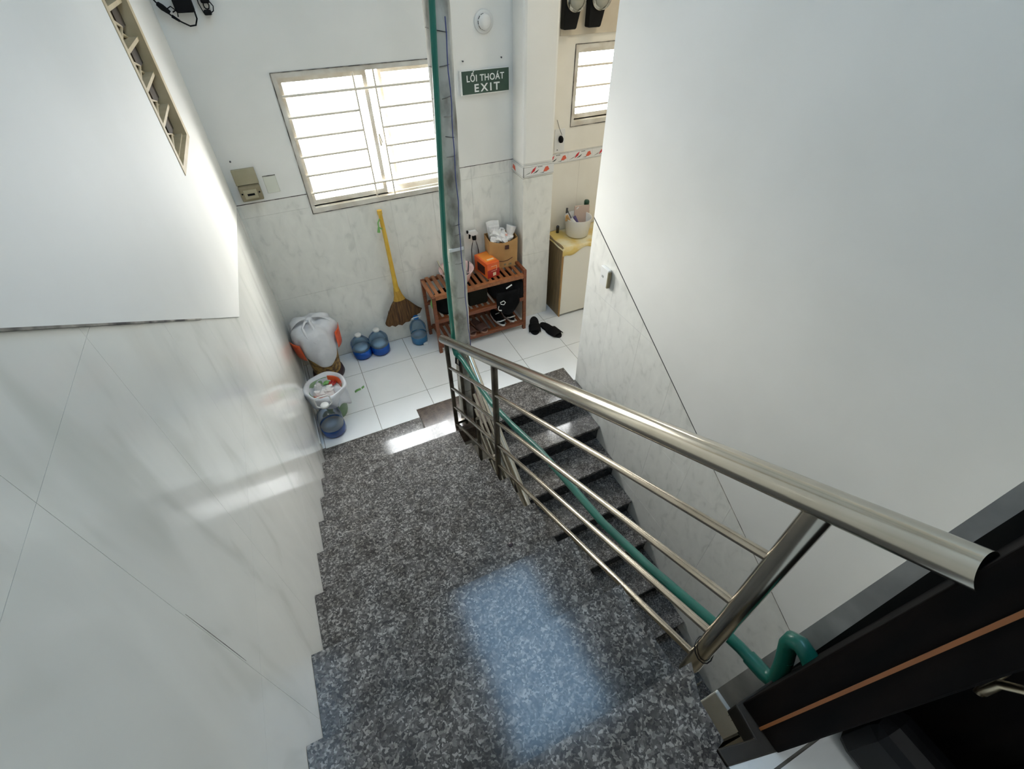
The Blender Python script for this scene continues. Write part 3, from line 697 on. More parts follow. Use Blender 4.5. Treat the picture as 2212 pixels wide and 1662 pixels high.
MB().tube([(.0+.012*math.cos(a), -.03, -.008+.014*math.sin(a)) for a in [i*.6 for i in range(10)]], .003, 6, closed=True).obj('cable_loop', 'black', ad)

# kitchen outlet with plug
ol = thing('wall_outlet', (1.90, YF-.001, 1.36), 'white outlet plate with a black plug in it above the floral border', 'outlet')
MB().box((-.045, -.008, -.080), (.040, 0, .078)).obj('plate', 'white_plastic', ol, bevel=.003)
MB().lathe([(0, .006), (.016, .008), (.019, .02), (.015, .035), (0, .040)], n=14, mtx=mt @ Matrix.Translation((0, .012, 0)) @ Matrix.Diagonal((.9, 1.35, 1, 1))).obj('plug', 'black', ol)
MB().tube([(.0, -.03, .045), (-.015, -.015, .085), (-.032, -.006, .14)], .0016, 6).obj('cable', 'black', ol)
MB().lathe([(0, .008), (.004, .008), (.004, .010), (0, .010)], n=8, mtx=mt @ Matrix.Translation((-.02, -.062, 0))).obj('screw', 'metal_dark', ol)

# electricity meters
bo = tag(MB().box((1.856, YF-.014, 1.984), (2.30, YF-.0015, 2.40)).obj('meter_board', 'board_cream', bevel=.002), 'cream wooden board behind the electricity meters on the kitchen wall', 'board')
def meter(x, zb, label):
    t = thing('electricity_meter', (x, YF-.014, zb), label, 'meter', 'electricity meters')
    MB().prism([(-.058, .30), (-.058, .0), (-.050, -.004), (.030, -.004), (.036, .004), (.058, .09), (.062, .30)], 1, -.050, 0).obj('meter_case', 'meter_dark', t, bevel=.005)
    m2 = Matrix.Translation((.012, -.050, .142)) @ mt
    MB().lathe([(0, 0), (.060, 0), (.062, .006), (.060, .012), (0, .012)], n=28, mtx=m2).obj('dome_ring', 'steel', t)
    MB().lathe([(0, .012), (.044, .012), (.044, .030), (0, .030)], n=24, mtx=m2).obj('dial_face', 'meter_face', t)
    MB().box((-.028, -.083, .146), (.050, -.0805, .158)).obj('reading_plate', 'print_dark', t)
    MB().lathe([(.058, .012), (.057, .035), (.050, .050), (.030, .058), (0, .060)], n=28, mtx=m2).obj('glass_dome', 'clear', t)
    return t
meter(1.905, 2.024, 'left black electricity meter with a round glass dome on the kitchen wall')
meter(2.085, 2.026, 'right black electricity meter with a round glass dome nearer the right wall edge')
for x in (1.972, 1.992, 2.11):
    pass

# switch box on right wall
sb = thing('switch_box', (XR-.0015, 1.955, 1.0), 'small white switch box on the right wall under the sloping seam', 'switch')
MB().box((-.022, -.035, -.055), (0, .040, .060)).obj('plate', 'white_plastic', sb, bevel=.003); MB().box((-.026, -.046, -.050), (-.004, -.0355, .052)).obj('side_cover', 'beige_dark', sb, bevel=.002)
MB().box((-.0245, .005, -.004), (-.021, .020, .008)).obj('rocker', 'border_grey', sb)

# ------------------------------------------------------------------ broom
br = thing('broom', (.50, 3.16, .20), 'yellow-handled grass broom hanging on the far wall below the big window', 'broom')
MB().tube([(0, .03, .90), (.003, .025, .72), (.002, .01, .42), (.000, .0, .30)], [.0135, .014, .016, .020], 14).obj('handle', 'bamboo', br)
MB().tube([(0, .032, .888), (0, .033, .915)], .017, 12).obj('handle_knob', 'bamboo', br)
MB().tube([(.0, .0, .33), (.004, .0, .26), (.007, .0, .215)], [.020, .032, .048], 16, mtx=Matrix.Diagonal((1, .45, 1, 1))).obj('bristle_neck', 'bristle_top', br)
def fan(u, v):
    # u 0..1 around, v 0..1 down
    wd = .048+(.155-.048)*min(1, v*1.15)**.8; cx = .007+.010*v
    a = 2*math.pi*u; x = cx+wd*math.cos(a); th = .020*(1-.2*v)
    tip = .02*math.sin(6*x*20)*.4 if v > .99 else 0
    z = .215-.215*v*(1-.22*(math.cos(a))**2*v)+(-.035*v*v*(-math.cos(a)) if True else 0)+tip
    return (x, th*math.sin(a), z)
MB().grid(fan, 33, 9).obj('bristles', 'bristle', br)
st_ = MB()
for i in range(90):
    x = random.uniform(-.12, .15); z = .03+random.uniform(0, .05)
    st_.tube([(x*.8, random.uniform(-.015, .015), z+.06), (x+random.uniform(-.01, .01), random.uniform(-.02, .012), z-.035+max(0, x)*.5)], .0014, 4, caps=False)
so = st_.obj('loose_bristles', 'bristle', br); so['kind'] = 'stuff'
MB().tube([(-.014, 0.0, .87), (-.032, -.01, .85), (-.034, -.012, .82), (-.012, -.008, .80)], .0045, 8).obj('hanging_loop', 'leaf_green', br)
MB().tube([(-.034, -.012, .82), (-.040, -.014, .785)], [.006, .011], 8).obj('loop_tag', 'leaf_green', br)

# ------------------------------------------------------------------ bottles
def bottle(name, x, y, r, h, label, liquid, lz, clearm, cap, group, handle=None, rz=0):
    t = thing(name, (x, y, 0), label, 'bottle', group, rz)
    prof = [(0, .004), (r*.86, .0), (r, .012), (r, h*.30), (r*.965, h*.32), (r*.965, h*.36), (r, h*.38), (r, h*.60), (r*.93, h*.68), (r*.62, h*.80), (r*.34, h*.88), (r*.24, h*.90), (r*.24, h*.94)]
    MB().lathe(prof, n=32).obj('bottle_body', clearm, t)
    lp = [(0, .006), (r*.84, .004), (r*.965, .014), (r*.965, lz*.999), (0, lz)]
    MB().lathe(lp, n=32).obj('liquid', liquid, t)
    MB().lathe([(0, lz), (r*.93, lz), (r*.93, lz+.004), (0, lz+.004)], n=28).obj('surface_foam', 'foam', t)
    MB().lathe([(0, h*.93), (r*.34, h*.93), (r*.34, h*.98), (r*.30, h), (0, h)], n=20).obj('cap', cap, t)
    if handle:
        pts = [(r*.30*math.cos(a)*1.0+0, 0, 0) for a in (0,)]
        q = r*.62
        MB().tube([(-r*.30, 0, h*.90), (-q, -r*.10, h*.95), (-q*.85, -r*.35, h*1.02), (0, -r*.45, h*1.05), (q*.85, -r*.35, h*1.02), (q, -r*.10, h*.95), (r*.30, 0, h*.90)] if handle == 'loop' else
                  [(-r*.34, 0, h*.92), (-r*.60, 0, h*.99), (-r*.58, 0, h*1.22), (-r*.45, 0, h*1.27), (r*.45, 0, h*1.27), (r*.58, 0, h*1.22), (r*.60, 0, h*.99), (r*.34, 0, h*.92)], r*.055, 8, closed=False).obj('carry_handle', 'white_plastic', t)
    return t
bottle('water_bottle', .132, 3.145, .074, .215, 'leftmost big bottle of blue liquid standing by the far wall', 'blue_liquid', .080, 'clear_blue', 'white_plastic', None)
bottle('water_bottle', .275, 3.135, .076, .225, 'big bottle of blue liquid at the wall, right of the leftmost one', 'blue_liquid', .078, 'clear_blue', 'white_plastic', None)
b3 = bottle('water_bottle', .600, 3.120, .066, .255, 'blue-capped bottle half full of pale blue liquid below the broom', 'blue_liquid_pale', .070, 'clear_blue', 'blue_cap', None, 'loop')
MB().box((.012, -.070, .004), (.046, -.055, .022)).obj('small_label', 'white_letter', b3)
bottle('water_bottle', -.222, 2.425, .080, .262, 'white-capped carry bottle of blue liquid in front of the open rubbish bag', 'blue_liquid', .066, 'clear_grey', 'white_plastic', None, 'ring')

# ------------------------------------------------------------------ bins and bags
bn = thing('waste_bin', (-.155, 3.04, 0), 'brown woven-pattern bin under the tied white bag in the corner', 'bin')
MB().lathe([(.095, .045), (.100, .06), (.118, .30)], n=32).obj('bin_body', 'bin_brown', bn)
MB().lathe([(0, 0), (.112, 0), (.118, .012), (.112, .05), (.098, .055)], n=32).obj('bin_foot', 'bin_dark', bn)
MB().lathe([(.118, .29), (.128, .295), (.128, .31), (.112, .31)], n=32).obj('bin_rim', 'bin_dark', bn)
bg1 = thing('rubbish_bag', (-.160, 3.035, .30), 'full white plastic bag tied shut on top of the corner bin', 'bag')
def bagf(u, v):
    a = 2*math.pi*u
    prof = ((.02, -.10), (.085, -.085), (.138, -.03), (.160, .04), (.163, .10), (.152, .155), (.125, .190), (.080, .200), (.035, .192), (.018, .215))
    t = v*(len(prof)-1); i = min(int(t), len(prof)-2); f = t-i
    r = prof[i][0]*(1-f)+prof[i+1][0]*f; z = prof[i][1]*(1-f)+prof[i+1][1]*f
    pl_ = math.sin(v*math.pi)
    k = 1+.06*math.sin(3*a+1)+.035*math.sin(7*a+5*v)+.022*math.sin(13*a-7*v)*pl_
    if v > .6: k += .10*math.sin(9*a)*(v-.6)*1.6
    z += .012*math.sin(5*a+2)*pl_
    # the bag sags into a corner towards the stairs
    g = max(0, math.cos(a-R(285)))**6*max(0, 1-abs(v-.22)/.3)
    return (r*k*math.cos(a), r*k*math.sin(a)*(1+.10*g), z-.10*g)
MB().grid(bagf, 72, 32).obj('bag_body', 'bag_white', bg1)
MB().tube([(0, 0, .205), (-.030, -.035, .225), (-.055, -.085, .215), (-.045, -.135, .165), (-.005, -.158, .120), (.018, -.150, .135), (.010, -.10, .205), (.0, -.04, .228), (0, 0, .215)], .0085, 8).obj('tie_loop', 'bag_white', bg1)
MB().lathe([(0, 0), (.020, .006), (.026, .020), (.014, .034), (0, .036)], (0, 0, .200), 12, wob=lambda a, i: .15*math.sin(4*a)).obj('tie_knot', 'bag_white', bg1)
for s_, y_ in ((-1, .02), (1, .02)):
    MB().grid(lambda u, v, s_=s_, y_=y_: (s_*(.012+.125*u), y_+(.045-.10*v)*u**.6, .222+.022*math.sin(math.pi*u)-.035*u-.018*math.sin(math.pi*v)*u), 11, 7).obj('tie_ear', 'bag_white', bg1, solid=.002)
def patch(a0, a1, z0_, z1_, r, m, parent, name):
    MB().grid(lambda u, v: (r(v)*math.cos(a0+(a1-a0)*u), r(v)*math.sin(a0+(a1-a0)*u), z0_+(z1_-z0_)*v), 9, 6).obj(name, m, parent, solid=.002)
patch(R(185), R(232), -.03, .12, lambda v: .160+.018*v, 'bag_orange', bg1, 'orange_print')
patch(R(-40), R(0), .0, .14, lambda v: .170+.008*v, 'bag_orange', bg1, 'orange_print')

bn2 = thing('waste_bin', (-.190, 2.60, 0), 'green plastic bin lined with the open rubbish bag beside the left wall', 'bin')
MB().lathe([(0, 0), (.085, 0), (.092, .02), (.112, .235), (.122, .24), (.122, .25), (.106, .25), (.088, .03), (0, .025)], n=32).obj('bin_body', 'bin_green', bn2)
MB().lathe([(.114, .20), (.126, .205), (.126, .235), (.114, .238), (.1125, .225), (.1125, .205), (.114, .20)], n=32).obj('bin_rim', 'black', bn2)
bg2 = thing('rubbish_bag', (-.190, 2.60, .14), 'open white plastic bag of rubbish with red print lining the green bin', 'bag')
def lump2(a, i): return (.05*math.sin(4*a+i)+.03*math.sin(7*a-i*.6))*(.5 if i in (3, 4) else 1)
def wmb(zs):
    return MB().lathe(zs, n=48, wob=lump2)
wmb([(.126, .02), (.134, .07), (.140, .115), (.136, .130), (.124, .132), (.104, .10), (.090, .05), (.05, .03)]).obj('bag_liner', 'bag_white', bg2)
MB().grid(lambda u, v: (.045+.085*u, -.070-.035*v-.035*(1-u)*v+.0*u, .135-.115*v+.02*math.sin(5*u)), 11, 7).obj('bag_flap', 'bag_white', bg2, solid=.002)
MB().lathe([(.100, .068), (.075, .078), (.04, .082), (0, .085)], n=20, wob=lump2).obj('rubbish_heap', 'tissue', bg2)
patch(R(-10), R(75), .075, .122, lambda v: .094+.012*v, 'bag_orange', bg2, 'orange_print')
patch(R(215), R(290), .070, .118, lambda v: .094+.012*v, 'bag_orange', bg2, 'orange_print')
def crumple(name, c, r, m, parent, seed=0, sq=(1, 1, 1), n=10):
    rd = random.Random(seed); k = MB()
    vs = []; fs = []
    for i in range(n//2+1):
        th = math.pi*i/(n//2)
        for j in range(n):
            ph = 2*math.pi*j/n; q = r*(1+rd.uniform(-.28, .28))
            vs.append((c[0]+q*sq[0]*math.sin(th)*math.cos(ph), c[1]+q*sq[1]*math.sin(th)*math.sin(ph), c[2]+q*sq[2]*math.cos(th)))
    for i in range(n//2):
        for j in range(n): fs.append((i*n+j, i*n+(j+1) % n, (i+1)*n+(j+1) % n, (i+1)*n+j))
    k.add(vs, fs, False); return k.obj(name, m, parent)
crumple('rubbish', (-.045, .04, .095), .030, 'tissue', bg2, 1); crumple('rubbish', (-.055, -.02, .09), .028, 'tissue', bg2, 2)
crumple('rubbish', (.012, .062, .095), .020, 'leaf_green', bg2, 3, (1.2, 1, .5)); crumple('rubbish', (-.025, .075, .10), .014, 'bin_green', bg2, 4)
crumple('rubbish', (.045, .045, .095), .024, 'red_dark', bg2, 5, (1, 1, .5)); crumple('rubbish', (.0, -.02, .09), .034, 'tissue', bg2, 6, (1.3, 1, .6))
MB().box((.005, .0, .098), (.045, .022, .106)).obj('rubbish', 'white_plastic', bg2, bevel=.003)
# scrap of green plastic on the floor
tag(MB().grid(lambda u, v: (-.02+.075*u, 2.735+.022*v+.03*u, .002+.003*math.sin(u*7)), 7, 3).obj('plastic_scrap', 'leaf_green', solid=.001), 'small scrap of green plastic on the white floor beside the bins', 'scrap')

# ------------------------------------------------------------------ shoe rack
X0, X1, YA_, YB_ = .700, 1.478, 2.895, 3.195
rk = thing('shoe_rack', ((X0+X1)/2, (YA_+YB_)/2, 0), 'reddish wooden three-tier slatted shoe rack against the far wall', 'shoe rack')
cx_, cy_ = (X0+X1)/2, (YA_+YB_)/2
def rb(a, b): return ((a[0]-cx_, a[1]-cy_, a[2]), (b[0]-cx_, b[1]-cy_, b[2]))
for x in (X0, X1-.026):
    for y in (YA_, YB_-.026):
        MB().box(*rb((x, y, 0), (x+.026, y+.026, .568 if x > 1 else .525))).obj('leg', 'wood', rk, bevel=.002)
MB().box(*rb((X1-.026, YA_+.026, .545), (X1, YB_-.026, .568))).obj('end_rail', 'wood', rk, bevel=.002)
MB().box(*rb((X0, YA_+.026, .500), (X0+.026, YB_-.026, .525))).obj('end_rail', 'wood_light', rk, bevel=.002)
for zt in (.525, .315, .075):
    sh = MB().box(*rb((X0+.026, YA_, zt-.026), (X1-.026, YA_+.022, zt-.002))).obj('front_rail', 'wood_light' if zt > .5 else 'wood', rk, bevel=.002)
    MB().box(*rb((X0+.026, YB_-.022, zt-.026), (X1-.026, YB_, zt-.002))).obj('back_rail', 'wood', rk, bevel=.002)
    n = 15; stp = (X1-X0-.052)/n
    for i in range(n):
        a = X0+.026+i*stp+stp*.22
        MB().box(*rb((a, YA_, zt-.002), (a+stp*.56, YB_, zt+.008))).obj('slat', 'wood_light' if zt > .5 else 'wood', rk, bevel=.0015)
    MB().box(*rb((X0+.026, YA_+.0005, zt-.001), (X1-.026, YA_+.030, zt+.0085))).obj('edge_slat', 'wood_light' if zt > .5 else 'wood', rk)

ZS = .5335
# pink basin with utensils
bw = thing('basin', (.955, 3.045, ZS), 'pink plastic basin of utensils on top of the shoe rack behind the column', 'basin')
MB().lathe([(0, 0), (.085, 0), (.092, .006), (.118, .075), (.134, .098), (.134, .104), (.114, .080), (.086, .012), (0, .010)], n=36).obj('bowl', 'pink', bw)
pot = thing('saucepan', (.925, 3.05, ZS+.013), 'small metal pan lying inside the pink basin', 'pan')
MB().lathe([(0, 0), (.055, 0), (.068, .055), (.072, .058), (.066, .052), (.052, .006), (0, .006)], n=28).obj('pan_body', 'steel', pot)
MB().tube([(-.055, .02, .055), (-.085, .045, .12), (-.09, .06, .15)], .006, 8).obj('pan_handle', 'steel', pot)
lid = thing('ladle', (1.02, 3.055, ZS+.014), 'dark ladle resting in the pink basin', 'ladle')
MB().lathe([(0, 0), (.030, .010), (.040, .030), (.037, .030), (.026, .012), (0, .004)], n=18).obj('bowl', 'metal_dark', lid); MB().tube([(.03, 0, .03), (.045, .02, .075), (.05, .03, .10)], .005, 8).obj('handle', 'metal_dark', lid)

# orange carton
ob = thing('carton', (1.210, 3.055, ZS), 'glossy orange-red carton on top of the shoe rack left of the paper bag', 'box', rz=R(9))
MB().box((-.056, -.095, 0), (.056, .095, .125)).obj('box_body', 'orange_box', ob, bevel=.004)
MB().box((-.040, -.060, .125), (.046, .080, .1256)).obj('top_print', 'orange_light', ob); MB().box((-.020, -.045, .1256), (.040, -.028, .1262)).obj('top_stripe', 'cream_print', ob)
MB().box((-.054, -.0956, .004), (.054, -.095, .070)).obj('front_print', 'red_dark', ob)
fr = MB(); fr.box((-.020, -.0962, .095), (.030, -.0956, .098)); fr.box((.027, -.0962, .055), (.030, -.0956, .098)); fr.box((-.020, -.0962, .055), (.027, -.0956, .058)); fr.obj('front_outline', 'cream_print', ob)
MB().box((-.006, -.0964, .014), (.022, -.0956, .042)).obj('square_label', 'cream_print', ob)
MB().box((-.0566, -.06, .02), (-.0562, .05, .09)).obj('side_print', 'print_dark', ob)

# spray bottle
spb = thing('spray_bottle', (1.168, 3.188, ZS), 'clear spray bottle with a white trigger head behind the orange carton', 'spray bottle')
MB().lathe([(0, 0), (.030, 0), (.032, .01), (.030, .14), (.020, .19), (.012, .215), (.012, .235)], n=20).obj('bottle_body', 'clear', spb)
MB().lathe([(.016, .225), (.017, .25), (.012, .258)], n=16).obj('collar', 'meter_dark', spb)
MB().prism([(-.050, .285), (-.045, .302), (.015, .300), (.032, .278), (.026, .262), (-.012, .258)], 1, -.010, .010).obj('trigger_head', 'white_plastic', spb, bevel=.003)
MB().prism([(-.058, .286), (-.058, .304), (-.046, .304), (-.046, .286)], 1, -.008, .008).obj('nozzle', 'black', spb); MB().prism([(-.040, .284), (-.044, .240), (-.034, .240), (-.026, .280)], 1, -.005, .005).obj('trigger', 'black', spb)

# paper bag
pb = thing('paper_bag', (1.365, 3.125, ZS), 'brown kraft paper bag full of crumpled tissues at the right end of the shoe rack', 'paper bag', rz=R(-7))
bm_ = MB(); hw, hd_ = .112, .058
lv = []
for i, z in enumerate((0, .08, .17, .245)):
    dip = lambda x, y: (-.030*(1-(abs(x)/hw)**2) if y < 0 else .0)
    ring = []
    for (x, y) in ((-hw, -hd_), (-hw*.5, -hd_*1.06), (0, -hd_*1.1), (hw*.5, -hd_*1.06), (hw, -hd_), (hw*1.0, 0), (hw, hd_), (0, hd_*1.02), (-hw, hd_), (-hw*1.0, 0)):
        ring.append((x*(1+.02*i/3), y*(1+.06*i), z+(dip(x, y) if i == 3 else 0)))
    lv += ring
bm_.add(lv, [tuple(range(10))[::-1]]+[(i*10+k, i*10+(k+1) % 10, (i+1)*10+(k+1) % 10, (i+1)*10+k) for i in range(3) for k in range(10)])
bm_.obj('bag_body', 'kraft', pb, solid=.002)
MB().box((.010, -.0765, .160), (.042, -.066, .192)).obj('square_print', 'print_dark', pb)
MB().tube([(-.040, -.0665, .062), (-.01, -.0672, .056), (.03, -.0672, .060), (.072, -.064, .078)], .0026, 6).obj('curved_line_print', 'print_dark', pb)
for x in (.0, .045): MB().box((x, -.0685, .020), (x+.018, -.0655, .034)).obj('small_print', 'beige_dark', pb)
tis = [(-.065, -.035, .235, .030, 'tissue'), (-.03, -.03, .235, .036, 'tissue'), (.02, -.035, .225, .034, 'tissue'), (.06, -.035, .235, .028, 'tissue'), (.03, -.02, .250, .020, 'tissue_pink'), (-.045, .0, .27, .040, 'tissue'), (.0, .0, .25, .05, 'tissue'), (.055, -.03, .23, .016, 'tissue_pink')]
for i, (x, y, z, r, m) in enumerate(tis):
    t = crumple('crumpled_tissue', (0, 0, 0), r, m, None, 20+i, (1.1, 1, .8))
    t.location = pb.matrix_world @ Vector((0, 0, 0)) if False else (1.365+x*math.cos(R(-7))-y*math.sin(R(-7)), 3.125+x*math.sin(R(-7))+y*math.cos(R(-7)), ZS+z)
    lab = ['crumpled white tissue at the left front corner of the kraft paper bag', 'crumpled white tissue second from the left at the front of the kraft bag', 'crumpled white tissue in the front middle of the kraft bag', 'crumpled white tissue at the right front corner of the kraft bag',
           'pink-stained tissue in the upper middle of the kraft bag', 'large crumpled tissue under the upright wrapper in the kraft bag', 'largest crumpled tissue in the centre of the kraft bag', 'small pink-stained tissue near the right rim of the kraft bag'][i]
    tag(t, lab, 'tissue', 'tissues in the paper bag')
wb = thing('folded_wrapper', (1.325, 3.150, ZS+.245), 'large upright white paper wrapper sticking up at the back left of the bag', 'wrapper')
MB().grid(lambda u, v: (-.050+.10*u-.012*v, .012*math.sin(4*u)+.02*v, -.03+.135*v), 7, 6).obj('sheet', 'tissue', wb, solid=.003); MB().box((-.045, .0, -.02), (.04, .026, .07)).obj('folded_core', 'tissue', wb, bevel=.006)
wb = thing('folded_wrapper', (1.435, 3.12, ZS+.235), 'tilted white cup-like paper wrapper at the right of the bag', 'wrapper')
mm = Matrix.Rotation(R(22), 4, 'Y') @ Matrix.Rotation(R(-12), 4, 'X')
MB().lathe([(.022, -.03), (.040, .07), (.041, .072), (.038, .07), (.018, -.02)], n=20, mtx=mm).obj('cup_wall', 'tissue', wb)

# black bag + clothes on the lower shelves
bk = thing('backpack', (1.325, 3.015, .325), 'black bag with white trim stuffed under the top shelf at the right of the rack', 'bag')
MB().lathe([(0, 0), (.09, .0), (.125, .03), (.132, .09), (.115, .15), (.06, .172), (0, .176)], n=28, wob=lambda a, i: .07*math.sin(3*a+i)+.04*math.sin(7*a), mtx=Matrix.Diagonal((1.02, .92, 1, 1))).obj('bag_body', 'black_cloth', bk)
MB().grid(lambda u, v: (-.11+.20*u, -.118-.012*math.sin(math.pi*u), .10-.22*v*(.6+.4*math.sin(math.pi*u))), 11, 8).obj('front_flap', 'black_cloth', bk, solid=.012)
MB().tube([(-.030, -.130, .130), (.020, -.128, .150)], .0055, 8).obj('zip_puller', 'white_plastic', bk)
MB().tube([(-.088, -.140, .022), (-.058, -.142, .030), (-.044, -.142, .012), (-.058, -.142, -.006), (-.082, -.140, .004)], .0035, 8, closed=True).obj('strap_ring', 'white_plastic', bk)
MB().tube([(-.100, -.138, -.010), (-.106, -.138, -.035), (-.100, -.138, -.050), (-.080, -.140, -.056)], [.003, .003, .004, .006], 8).obj('white_trim', 'white_plastic', bk)
# hanging jacket towards the right post
MB().lathe([(0, -.10), (.05, -.09), (.065, -.02), (.050, .08), (0, .10)], (.085, -.07, .06), 18, wob=lambda a, i: .12*math.sin(2*a+i)).obj('side_pocket', 'black_cloth', bk)
cl = thing('folded_clothes', (.84, 3.03, .325), 'black bundle of clothes on the middle shelf at the left of the rack', 'clothes')
MB().lathe([(0, 0), (.09, 0), (.112, .04), (.105, .10), (.06, .14), (0, .15)], n=24, wob=lambda a, i: .08*math.sin(3*a+i)).obj('bundle', 'black_cloth', cl)
MB().tube([(-.10, -.02, .14), (-.125, -.05, .10), (-.115, -.08, .06)], .016, 8).obj('pale_strap', 'leaf_green', cl)
cl = thing('storage_box', (1.085, 3.055, .325), 'dark olive fabric box on the middle shelf behind the column', 'box')
MB().box((-.08, -.10, 0), (.08, .12, .15)).obj('box_body', 'olive_cloth', cl, bevel=.01)

# sneakers
def sneaker(x, y, rz, label):
    t = thing('sneaker', (x, y, .0845), label, 'shoe', 'sneakers on the bottom shelf', rz)
    def ring(w, l0, l1, z, n=20):
        pts = []
        for k in range(n):
            a = 2*math.pi*k/n; yy = math.cos(a); xx = math.sin(a)
            py = l1*yy if yy > 0 else l0*-yy*-1
            pts.append((w*xx*(1 if yy < 0 else .86), py, z))
        return pts
    def stack(rings):
        m = MB(); n = len(rings[0]); vs = [p for r in rings for p in r]
        m.add(vs, [(i*n+k, i*n+(k+1) % n, (i+1)*n+(k+1) % n, (i+1)*n+k) for i in range(len(rings)-1) for k in range(n)], True)
        m.add(rings[0], [tuple(range(n))[::-1]]); m.add(rings[-1], [tuple(range(n))]); return m
    stack([ring(.034, .105, .10, 0), ring(.038, .112, .105, .006), ring(.037, .110, .103, .022)]).obj('sole', 'white_plastic', t)
    stack([ring(.0355, .108, .100, .022), ring(.035, .106, .098, .034), ring(.032, .085, .095, .052), ring(.027, .035, .092, .066)]).obj('upper', 'black_cloth', t)
    MB().tube([(-.033, -.055, .030), (-.024, -.085, .046), (0, -.092, .052), (.024, -.085, .046), (.033, -.055, .030)], .0055, 8).obj('toe_stripe', 'white_plastic', t)
    for k in range(3): MB().tube([(-.018, -.045+.022*k, .056+.006*k), (.018, -.045+.022*k, .056+.006*k)], .0028, 6).obj('lace', 'white_letter', t)
    return t
sneaker(1.262, 3.005, R(8), 'left black sneaker with a white sole on the bottom shelf'); sneaker(1.362, 3.020, R(5), 'right black sneaker with a white sole on the bottom shelf')
# slippers
def slipper(x, y, z, rz, label, m, ms, group, s=1.0):
    t = thing('slipper', (x, y, z), label, 'slipper', group, rz)
    def outline(k_, w):
        pts = []
        for i in range(28):
            a = 2*math.pi*i/28; yy = math.cos(a); xx = math.sin(a)
            wd = .050 if yy < .1 else .043
            wd -= .006*math.exp(-((yy-.15)/.3)**2)
            pts.append((xx*wd*s*w+.006*s*yy*0, yy*.118*s*w))
        return pts
    mb = MB(); mb.prism(outline(0, 1), 2, 0, .014); mb.obj('sole', ms, t, bevel=.003)
    mb = MB(); mb.prism(outline(0, .95), 2, .014, .018); mb.obj('insole', m, t)
    MB().grid(lambda u, v: (.046*s*math.cos(math.pi*u), -.095*s+.085*s*v, .012+(.020+.014*v)*math.sin(math.pi*u)), 13, 7).obj('strap', m, t, solid=.004)
    return t
slipper(1.560, 2.890, 0, R(-24), 'black slipper beside the right leg of the shoe rack', 'black', 'black', 'black slippers on the floor', 1.08)
slipper(1.655, 2.775, 0, R(14), 'black slipper lying turned out nearer the cream cabinet', 'black', 'black', 'black slippers on the floor', 1.08)
slipper(1.085, 2.985, .0845, R(12), 'brown slipper on the bottom shelf left of the sneakers', 'brown_slipper', 'slipper_sole', 'brown slippers on the bottom shelf', .92)
slipper(.985, 2.985, .0845, R(10), 'brown slipper on the bottom shelf half behind the column', 'brown_slipper', 'slipper_sole', 'brown slippers on the bottom shelf', .92)

# ------------------------------------------------------------------ kitchen cabinet
kc = thing('kitchen_cabinet', (2.10, 3.07, 0), 'low cabinet with brown side and cream door next to the pillar', 'cabinet')
MB().box((-.285, -.135, .0), (-.268, .148, .638)).obj('side_panel', 'cab_side', kc, bevel=.001)
MB().box((.268, -.135, .0), (.285, .148, .638)).obj('side_panel', 'cab_side', kc)
MB().box((-.285, -.140, .638), (.285, .150, .655)).obj('top_panel', 'cab_side', kc)
MB().box((-.268, .138, .02), (.268, .148, .638)).obj('back_panel', 'cab_side', kc); MB().box((-.268, -.13, .035), (.268, .138, .05)).obj('bottom_panel', 'cab_side', kc)
MB().box((-.276, -.153, .022), (.0, -.136, .636)).obj('door', 'cab_door', kc, bevel=.002); MB().box((.003, -.153, .022), (.276, -.136, .636)).obj('door', 'cab_door', kc, bevel=.002)
MB().box((-.285, -.152, .0), (-.277, -.135, .638)).obj('door_edge', 'kraft', kc)
for x in (-.12, .1): MB().box((x, -.125, 0), (x+.03, -.10, .036)).obj('foot', 'kraft', kc)
def clothf(u, v):
    x = -.288+.60*u; y = -.158 if v < .14 else -.158+(v-.14)/.86*.308
    z = .659+.002*math.sin(u*17)+.002*math.sin(v*13)
    if v < .14: z -= (.14-v)/.14*(.045+.026*math.sin(u*14)); y -= .003*(.14-v)/.14
    if u < .05: z -= .02*(1-u/.05); x -= .006
    return (x, y, z)
cc = MB().grid(clothf, 41, 22).obj('cover_cloth', 'cloth_yellow', solid=.002); cc.location = (2.10, 3.07, 0)
tag(cc, 'yellowed wrinkled cover cloth spread on top of the kitchen cabinet', 'cloth')
ZC = .663
wp = thing('basin', (2.035, 3.085, ZC), 'white round basin of utensils standing on the yellowed cloth', 'basin')
MB().lathe([(0, 0), (.082, 0), (.092, .008), (.108, .145), (.111, .150), (.104, .148), (.088, .012), (0, .010)], n=36).obj('bowl', 'white_plastic', wp)
MB().tube([(.104, 0, .13), (.128, .0, .125), (.128, .0, .105), (.104, 0, .105)], .005, 8).obj('side_handle', 'white_plastic', wp)
def utensil(name, a, b, r, m, label, cat, extra=None):
    t = thing(name, (a[0], a[1], a[2]), label, cat)
    d = Vector(b)-Vector(a); MB().tube([(0, 0, 0), tuple(d)], r, 10).obj('shaft', m, t)
    if extra: extra(t, d)
utensil('knife', (2.02, 3.05, ZC+.03), (1.945, 3.12, ZC+.21), .004, 'metal_dark', 'dark thin knife leaning in the white basin', 'knife', lambda t, d: MB().box((d.x-.008, d.y-.004, d.z-.03), (d.x+.006, d.y+.004, d.z+.012)).obj('handle_end', 'metal_dark', t))
utensil('wooden_spatula', (2.00, 3.07, ZC+.03), (1.925, 3.08, ZC+.175), .010, 'kraft', 'orange-brown wooden spatula leaning at the left of the white basin', 'spatula', lambda t, d: MB().box((d.x-.014, d.y-.005, d.z-.04), (d.x+.010, d.y+.005, d.z+.010)).obj('blade', 'kraft', t, bevel=.003))
